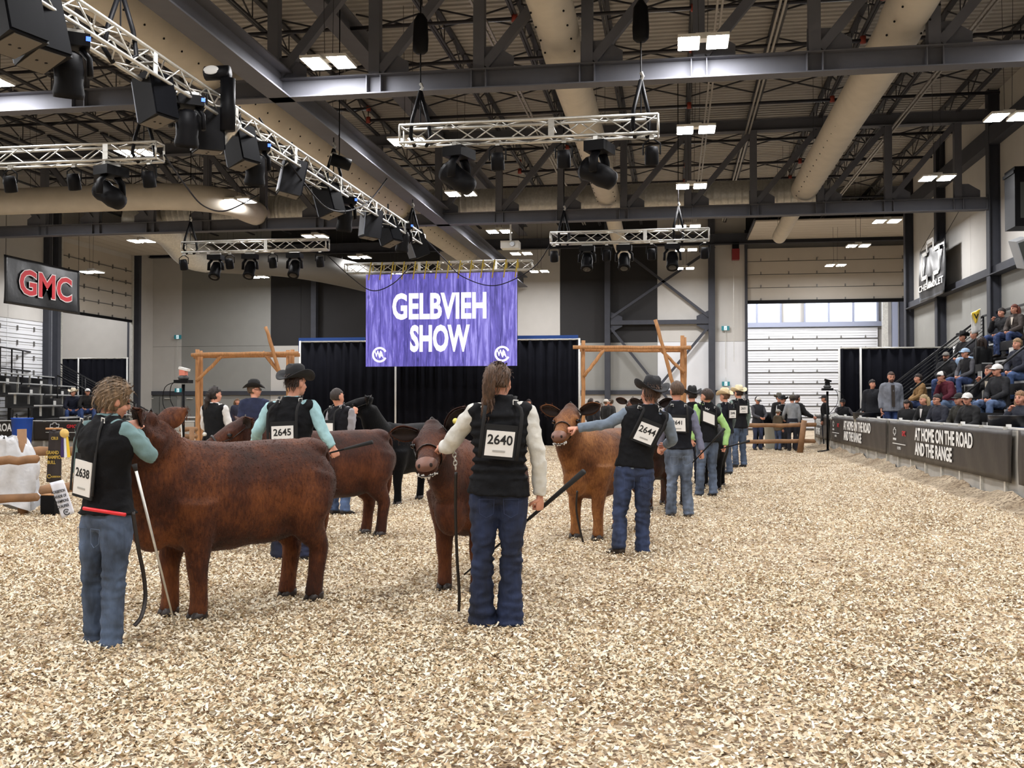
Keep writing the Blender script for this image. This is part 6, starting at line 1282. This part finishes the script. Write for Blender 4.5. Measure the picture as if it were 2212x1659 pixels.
person('handler in straw cowboy hat with sage sleeves numbered 2631', m, face(-.35, .9), 1.82, lvl=1, top=('vest', (18, 19, 24)), under=(112, 132, 126), pants=(66, 80, 102), boot=(34, 30, 30), hair=('short', (60, 42, 34)), hat=('cowboy', (228, 214, 178)), look=.1, number='2631', card=dict(h=.62, d=.17, w=.2, hh=.16, x=.0), curl=(.8, .8))
m = fl_(1496, 18.5)
person('man in black cowboy hat showing just behind handler 2641', m, face(-.2, 1), 1.72, lvl=1, top=('vest', BK), under=(20, 20, 24), pants=(24, 30, 48), hair=('short', (40, 30, 26)), hat=('cowboy', (18, 18, 20)))
m = fl_(462, 15.2)
person('woman announcer with dark braid, black vest, white sleeves and belt microphone', m, face(.35, .95), 1.70, lvl=1, female=True, top=('vest', (14, 15, 18)), under=(228, 226, 224), pants=(26, 28, 42), hair=('braid', (44, 32, 28)), look=-.45, curl=(.8, .8), pose=dict(elR=(.24, .06, 1.13), wrR=(.15, .25, 1.06), elL=(-.23, .06, 1.13), wrL=(-.1, .27, 1.06)))
t = thing('microphone', 'small round belt microphone on the announcer back', 'microphone', P(442, 938, 15.0)); MB().ell((0, 0, 0), (.032, .032, .032)).build('mesh_ball', galv, t, True); MB().tube([(0, 0, -.02), (.0, 0, -.09)], .016, 8).build('handle', blackm, t, True)
m = fl_(549, 17.2)
person('man in navy suit, glasses and black cowboy hat looking aside', m, face(-.3, .95), 1.80, lvl=1, top=('suit', (34, 42, 72)), under=(230, 230, 232), pants=(24, 28, 44), hair=('short', (110, 84, 60)), hat=('cowboy', (18, 18, 20)), look=-1.75, glasses=True)
m = gp(735, 1112)
person('boy with short dark hair and grey sleeves holding the black heifer', m, face(.55, .8), 1.66, lvl=1, top=('vest', (20, 20, 26)), under=(158, 156, 162), pants=(66, 84, 116), hair=('buzz', (56, 44, 38)), look=-.1, px=dict(elR=(757, 935, -.05), wrR=(765, 893, .1), hed=(729, 858)), number='', card=dict(h=.45, d=.16, w=.15, hh=.16, x=-.06), curl=(.5, 1.2), hands={'R': (V(-.1, .5, .85), V(-.7, .3, 0))})
def back_print(pr, h, x, d, size, txt, mat, wx=1.0, space=1.0):
    J = pr.J; u = (J['nek']-J['pel']).normalized(); r = (J['shR']-J['shL']).normalized(); b = r.cross(u); c = (J['pel'].lerp(J['nek'], h)+r*x+b*d)*pr.k
    letter('lettering', txt, size*pr.k, c, r, u, mat, pr.t, .002, .01, wx, space=space)
back_print(pL, .80, -.05, .148, .06, 'W', white_pr, 1.2)
# ---------------------------------------------------------------- far floor
def crowd(label, px, D, lat, dep, H, top, under, pants, hair, hat=None, **k):
    q = fl_(px, D); return person(label, (q[0], q[1], k.pop('z', 0)), face(lat, dep), H, top=top, under=under, pants=pants, hair=hair, hat=hat, **k)
crossed = dict(elL=(-.23, .14, 1.16), wrL=(-.06, .33, 1.06), elR=(.23, .14, 1.16), wrR=(.06, .33, 1.06))
crowd('woman in dark jacket standing far behind the man in navy suit', 512, 38, .4, -.8, 1.65, ('jacket', (38, 40, 60)), None, (30, 30, 40), ('long', (130, 100, 74)))
crowd('dark-haired woman peeking over the shoulder numbered 2640', 1142, 33, .2, -1, 1.6, ('jacket', (18, 18, 20)), None, (30, 30, 40), ('long', (50, 34, 30)))
crowd('brown-haired onlooker below the right log arch', 1277, 38, .5, .6, 1.66, ('jacket', (22, 24, 30)), None, (40, 46, 70), ('long', (60, 44, 36)))
crowd('onlooker in black cap and dark jacket below the right log arch', 1289, 36.5, .9, .3, 1.55, ('jacket', (34, 36, 44)), None, (40, 46, 70), ('short', (70, 54, 40)), ('cap', (34, 30, 26)))
crowd('onlooker in white cap with purple collar below the right log arch', 1309, 37, .7, .5, 1.62, ('jacket', (32, 30, 28)), None, (40, 46, 70), ('short', (140, 110, 80)), ('cap', (214, 206, 196)))
crowd('onlooker with tied brown hair below the right log arch', 1320, 37.6, -.6, .5, 1.62, ('jacket', (28, 26, 26)), None, (40, 46, 70), ('bun', (92, 70, 50)))
crowd('youth in white cap and dark vest leaning on the far fence', 1637, 32.2, .25, -1, 1.68, ('vest', (34, 36, 44)), (74, 74, 80), (46, 56, 86), ('short', (90, 66, 48)), ('cap', (26, 26, 28), 0, (222, 220, 216)), nod=.35, pose=dict(crossed))
crowd('man in grey felt hat behind the far fence', 1683, 34.0, .3, -1, 1.76, ('jacket', (24, 24, 26)), None, (30, 32, 44), ('short', (80, 60, 46)), ('cowboy', (96, 92, 82)))
crowd('man in black hat and white shirt with black vest at the far fence', 1692, 32.8, -.5, -.6, 1.68, ('vest', (16, 16, 18)), (226, 226, 226), (26, 28, 38), ('short', (70, 50, 40)), ('cowboy', (18, 18, 20)))
crowd('child in grey cap and olive hoodie by the far fence', 1681, 31.9, .7, .4, 1.28, ('hoodie', (86, 74, 56)), None, (60, 74, 104), ('short', (140, 110, 80)), ('cap', (150, 148, 142)))
crowd('man in grey shirt and olive cap seen from behind at the far fence', 1712, 31.6, -.1, 1, 1.72, ('shirt', (150, 154, 158)), None, (24, 26, 36), ('short', (50, 38, 32)), ('cap', (70, 62, 50)), pose=dict(elL=(-.26, .06, 1.15), wrL=(-.2, .22, 1.0)))
crowd('man in black jacket reaching toward the fence post', 1722, 32.6, .8, .4, 1.74, ('jacket', (20, 20, 22)), None, (24, 26, 36), ('short', (60, 44, 36)), pose=dict(elR=(.3, .12, 1.15), wrR=(.4, .32, 1.05)))
crowd('man in black jacket and cap beside the right camera pole', 1783, 33.0, -.85, .4, 1.74, ('jacket', (16, 16, 18)), None, (24, 26, 36), ('short', (120, 110, 100)), ('cap', (26, 24, 24)))
crowd('man in dark cap and grey sleeves holding papers at the hoarding', 1821, 31.5, -.2, -1, 1.6, ('vest', (20, 20, 24)), (86, 84, 88), (24, 26, 36), ('short', (60, 44, 36)), ('cap', (20, 20, 22)), pose=dict(elR=(.28, .02, 1.18), wrR=(.16, .26, 1.08), elL=(-.33, .0, 1.22), wrL=(-.5, .1, 1.1)))
c = P(1806, 903, 31.0); o = MB().box((0, 0, 0), (.3, .01, .24), m=Matrix.Rotation(.7, 3, 'Y')).build('paper_sheet', white_pr); o.location = c; tag(o, 'white papers held over the hoarding by the man in dark cap', 'paper')
crowd('woman in black with short dark hair beside the man in grey', 1886, 27.5, -.35, -.9, 1.78, ('jacket', (18, 20, 28)), None, (24, 26, 36), ('short', (46, 34, 30)), female=True, look=.5, z=RZ0-.44)
crowd('tall bearded man in grey work jacket standing behind the hoarding', 1926, 26.2, -.1, -1, 1.95, ('jacket', (128, 132, 142)), (62, 54, 48), (46, 66, 112), ('buzz', (90, 60, 44)), girth=1.16, beard=(96, 60, 44), nod=.2, lvl=1, z=RZ0-.44)
# ---------------------------------------------------------------- right grandstand
def sit(label, px, py, row, lat, dep, top, under, pants, hair, hat=None, lean=.05, hands='lap', spread=.08, H=1.75, dz=0, **k):
    """seated spectator whose head shows at the picture point; row 0 is the lowest bench"""
    X = RX0+RP*row; q = AX(px, py, X); zs = RZ0+RR*row; p = seat_pose(lean, spread, hands, .44)
    hz = p['hed'][2]; p.update(k.pop('pose', {}))
    f = face(lat, dep)
    return person(label, (X, q[1], zs+dz), f, H, pose=p, seatz=zs, top=top, under=under, pants=pants, hair=hair, hat=hat, **k)
chin = dict(elR=(.22, .26, .3), wrR=(.06, .3, .58))
W_ = (-.95, -.3)
sit('blonde woman in white top and black coat on the front bench', 2001, 864, 0, *W_, ('jacket', (20, 20, 22)), (228, 222, 218), (26, 26, 30), ('long', (206, 178, 130)), female=True, lvl=1, look=-.2)
sit('dark-haired woman in navy puffer jacket on the front bench', 2030, 864, 0, *W_, ('jacket', (36, 38, 50)), None, (22, 22, 26), ('short', (40, 30, 28)), female=True, glasses=True, lvl=1, girth=1.1)
sit('person in black cap and olive coat on the front bench', 2078, 862, 0, *W_, ('jacket', (38, 36, 28)), None, (26, 26, 30), ('short', (90, 70, 52)), ('cap', (24, 24, 24)), lvl=1, girth=1.1)
sit('person in white cap and black hooded jacket on the front bench', 2096, 866, 0, *W_, ('hoodie', (24, 24, 26)), None, (26, 26, 30), ('short', (50, 38, 32)), ('cap', (220, 218, 214)), lvl=1, look=.5)
sit('person in maroon hoodie and white-black cap leaning chin on hand', 2055, 803, 1, *W_, ('hoodie', (92, 26, 44)), None, (84, 102, 130), ('short', (70, 50, 40)), ('cap', (30, 28, 28), 0, (226, 224, 220)), lean=.22, pose=chin, lvl=1)
sit('brown-haired woman in cream top and black coat beside the white cap man', 2143, 805, 1, *W_, ('jacket', (22, 22, 24)), (220, 208, 188), (84, 102, 130), ('long', (80, 50, 38)), female=True, pose=chin, lvl=1)
sit('man in white cap, glasses and black puffer jacket on the second bench', 2160, 803, 1, *W_, ('jacket', (26, 27, 32)), None, (78, 96, 128), ('short', (60, 44, 36)), ('cap', (230, 228, 224)), glasses=True, lvl=1, girth=1.1)
sit('woman in tan work coat sitting sideways near the stand end', 1989, 786, 1, -1, .1, ('jacket', (150, 116, 72)), None, (50, 66, 104), ('short', (52, 38, 32)), female=True, lvl=1)
sit('moustached man in patterned cap and black jacket on the third bench', 2046, 766, 2, -.7, -.7, ('jacket', (22, 23, 28)), None, (50, 66, 104), ('short', (90, 66, 48)), ('cap', (60, 56, 54), 0, (120, 116, 110)), lvl=1, beard=(80, 60, 46))
sit('man in pale blue cap and black vest on the third bench', 2090, 774, 2, *W_, ('vest', (20, 20, 24)), (84, 84, 90), (50, 66, 104), ('short', (90, 66, 48)), ('cap', (170, 196, 224)), lvl=1)
sit('man in black cowboy hat hidden behind the pale blue cap', 2084, 757, 3, *W_, ('jacket', (24, 24, 28)), None, (40, 46, 64), ('short', (60, 44, 36)), ('cowboy', (16, 16, 18)), lvl=0)
sit('fair-haired woman in navy jacket near the right picture edge', 2203, 748, 2, *W_, ('jacket', (36, 40, 54)), None, (62, 82, 122), ('short', (170, 136, 96)), female=True, lvl=1)
sit('man in dark jacket on the top bench eating', 2168, 676, 4, *W_, ('jacket', (26, 26, 30)), None, (46, 62, 100), ('short', (46, 36, 32)), pose=chin, lvl=1)
sit('red-haired woman with a pale blanket on the top bench', 2196, 676, 4, *W_, ('jacket', (70, 62, 58)), (214, 204, 190), (46, 62, 100), ('long', (128, 62, 44)), female=True, lvl=1)
sit('woman resting her cheek on her hand at the right picture edge', 2208, 862, 0, -.8, -.6, ('jacket', (44, 48, 60)), None, (46, 62, 100), ('long', (170, 128, 92)), female=True, pose=chin, lvl=1)
sit('seated person in pale jeans half hidden by the standing woman', 2108, 700, 3, *W_, ('jacket', (40, 40, 46)), None, (150, 174, 204), ('short', (150, 116, 84)), lvl=0)
q = AX(2122, 705, 7.9)
person('long-haired woman in black standing on the stand steps', (7.9, q[1], RZ0+RR*2-.45), face(-.2, .9), 1.70, top=('jacket', (16, 17, 20)), under=None, pants=(34, 48, 84), hair=('long', (62, 44, 36)), female=True, look=-.7, lvl=1)
crowd('dark-haired woman partly hidden behind the man in grey', 1960, 24.9, -.6, -.7, 1.55, ('jacket', (22, 22, 24)), None, (26, 26, 30), ('long', (50, 38, 32)), female=True, nod=.4)
# ---------------------------------------------------------------- left grandstand
for px, py, lb, tp, pt, ht, look in ((157, 848, 'man in cream cowboy hat leaning over in the left stand', (22, 26, 44), (46, 66, 110), ('cowboy', (226, 214, 190)), -.6), (188, 846, 'man in white and black cap sitting in the left stand', (30, 28, 28), (46, 66, 110), ('cap', (26, 26, 28), 0, (220, 220, 220)), .3)):
    q = P(px, py, 36); person(lb, (q[0], q[1], q[2]-.78), face(.45, -.9), 1.75, pose=seat_pose(.16, .1, 'knees', .44), seatz=.6, top=('jacket', tp), pants=pt, hair=('short', (80, 60, 46)), hat=ht, look=look, lvl=1)
q = P(215, 862, 36.5); person('person in a pale brimmed hat hidden behind the boy hair', (q[0], q[1], q[2]-.78), face(.45, -.9), 1.7, pose=seat_pose(.05), seatz=.6, top=('jacket', (30, 30, 34)), pants=(40, 50, 80), hair=('short', (90, 70, 50)), hat=('cowboy', (190, 180, 160)), lvl=0)
run_jobs(); grow_fur()
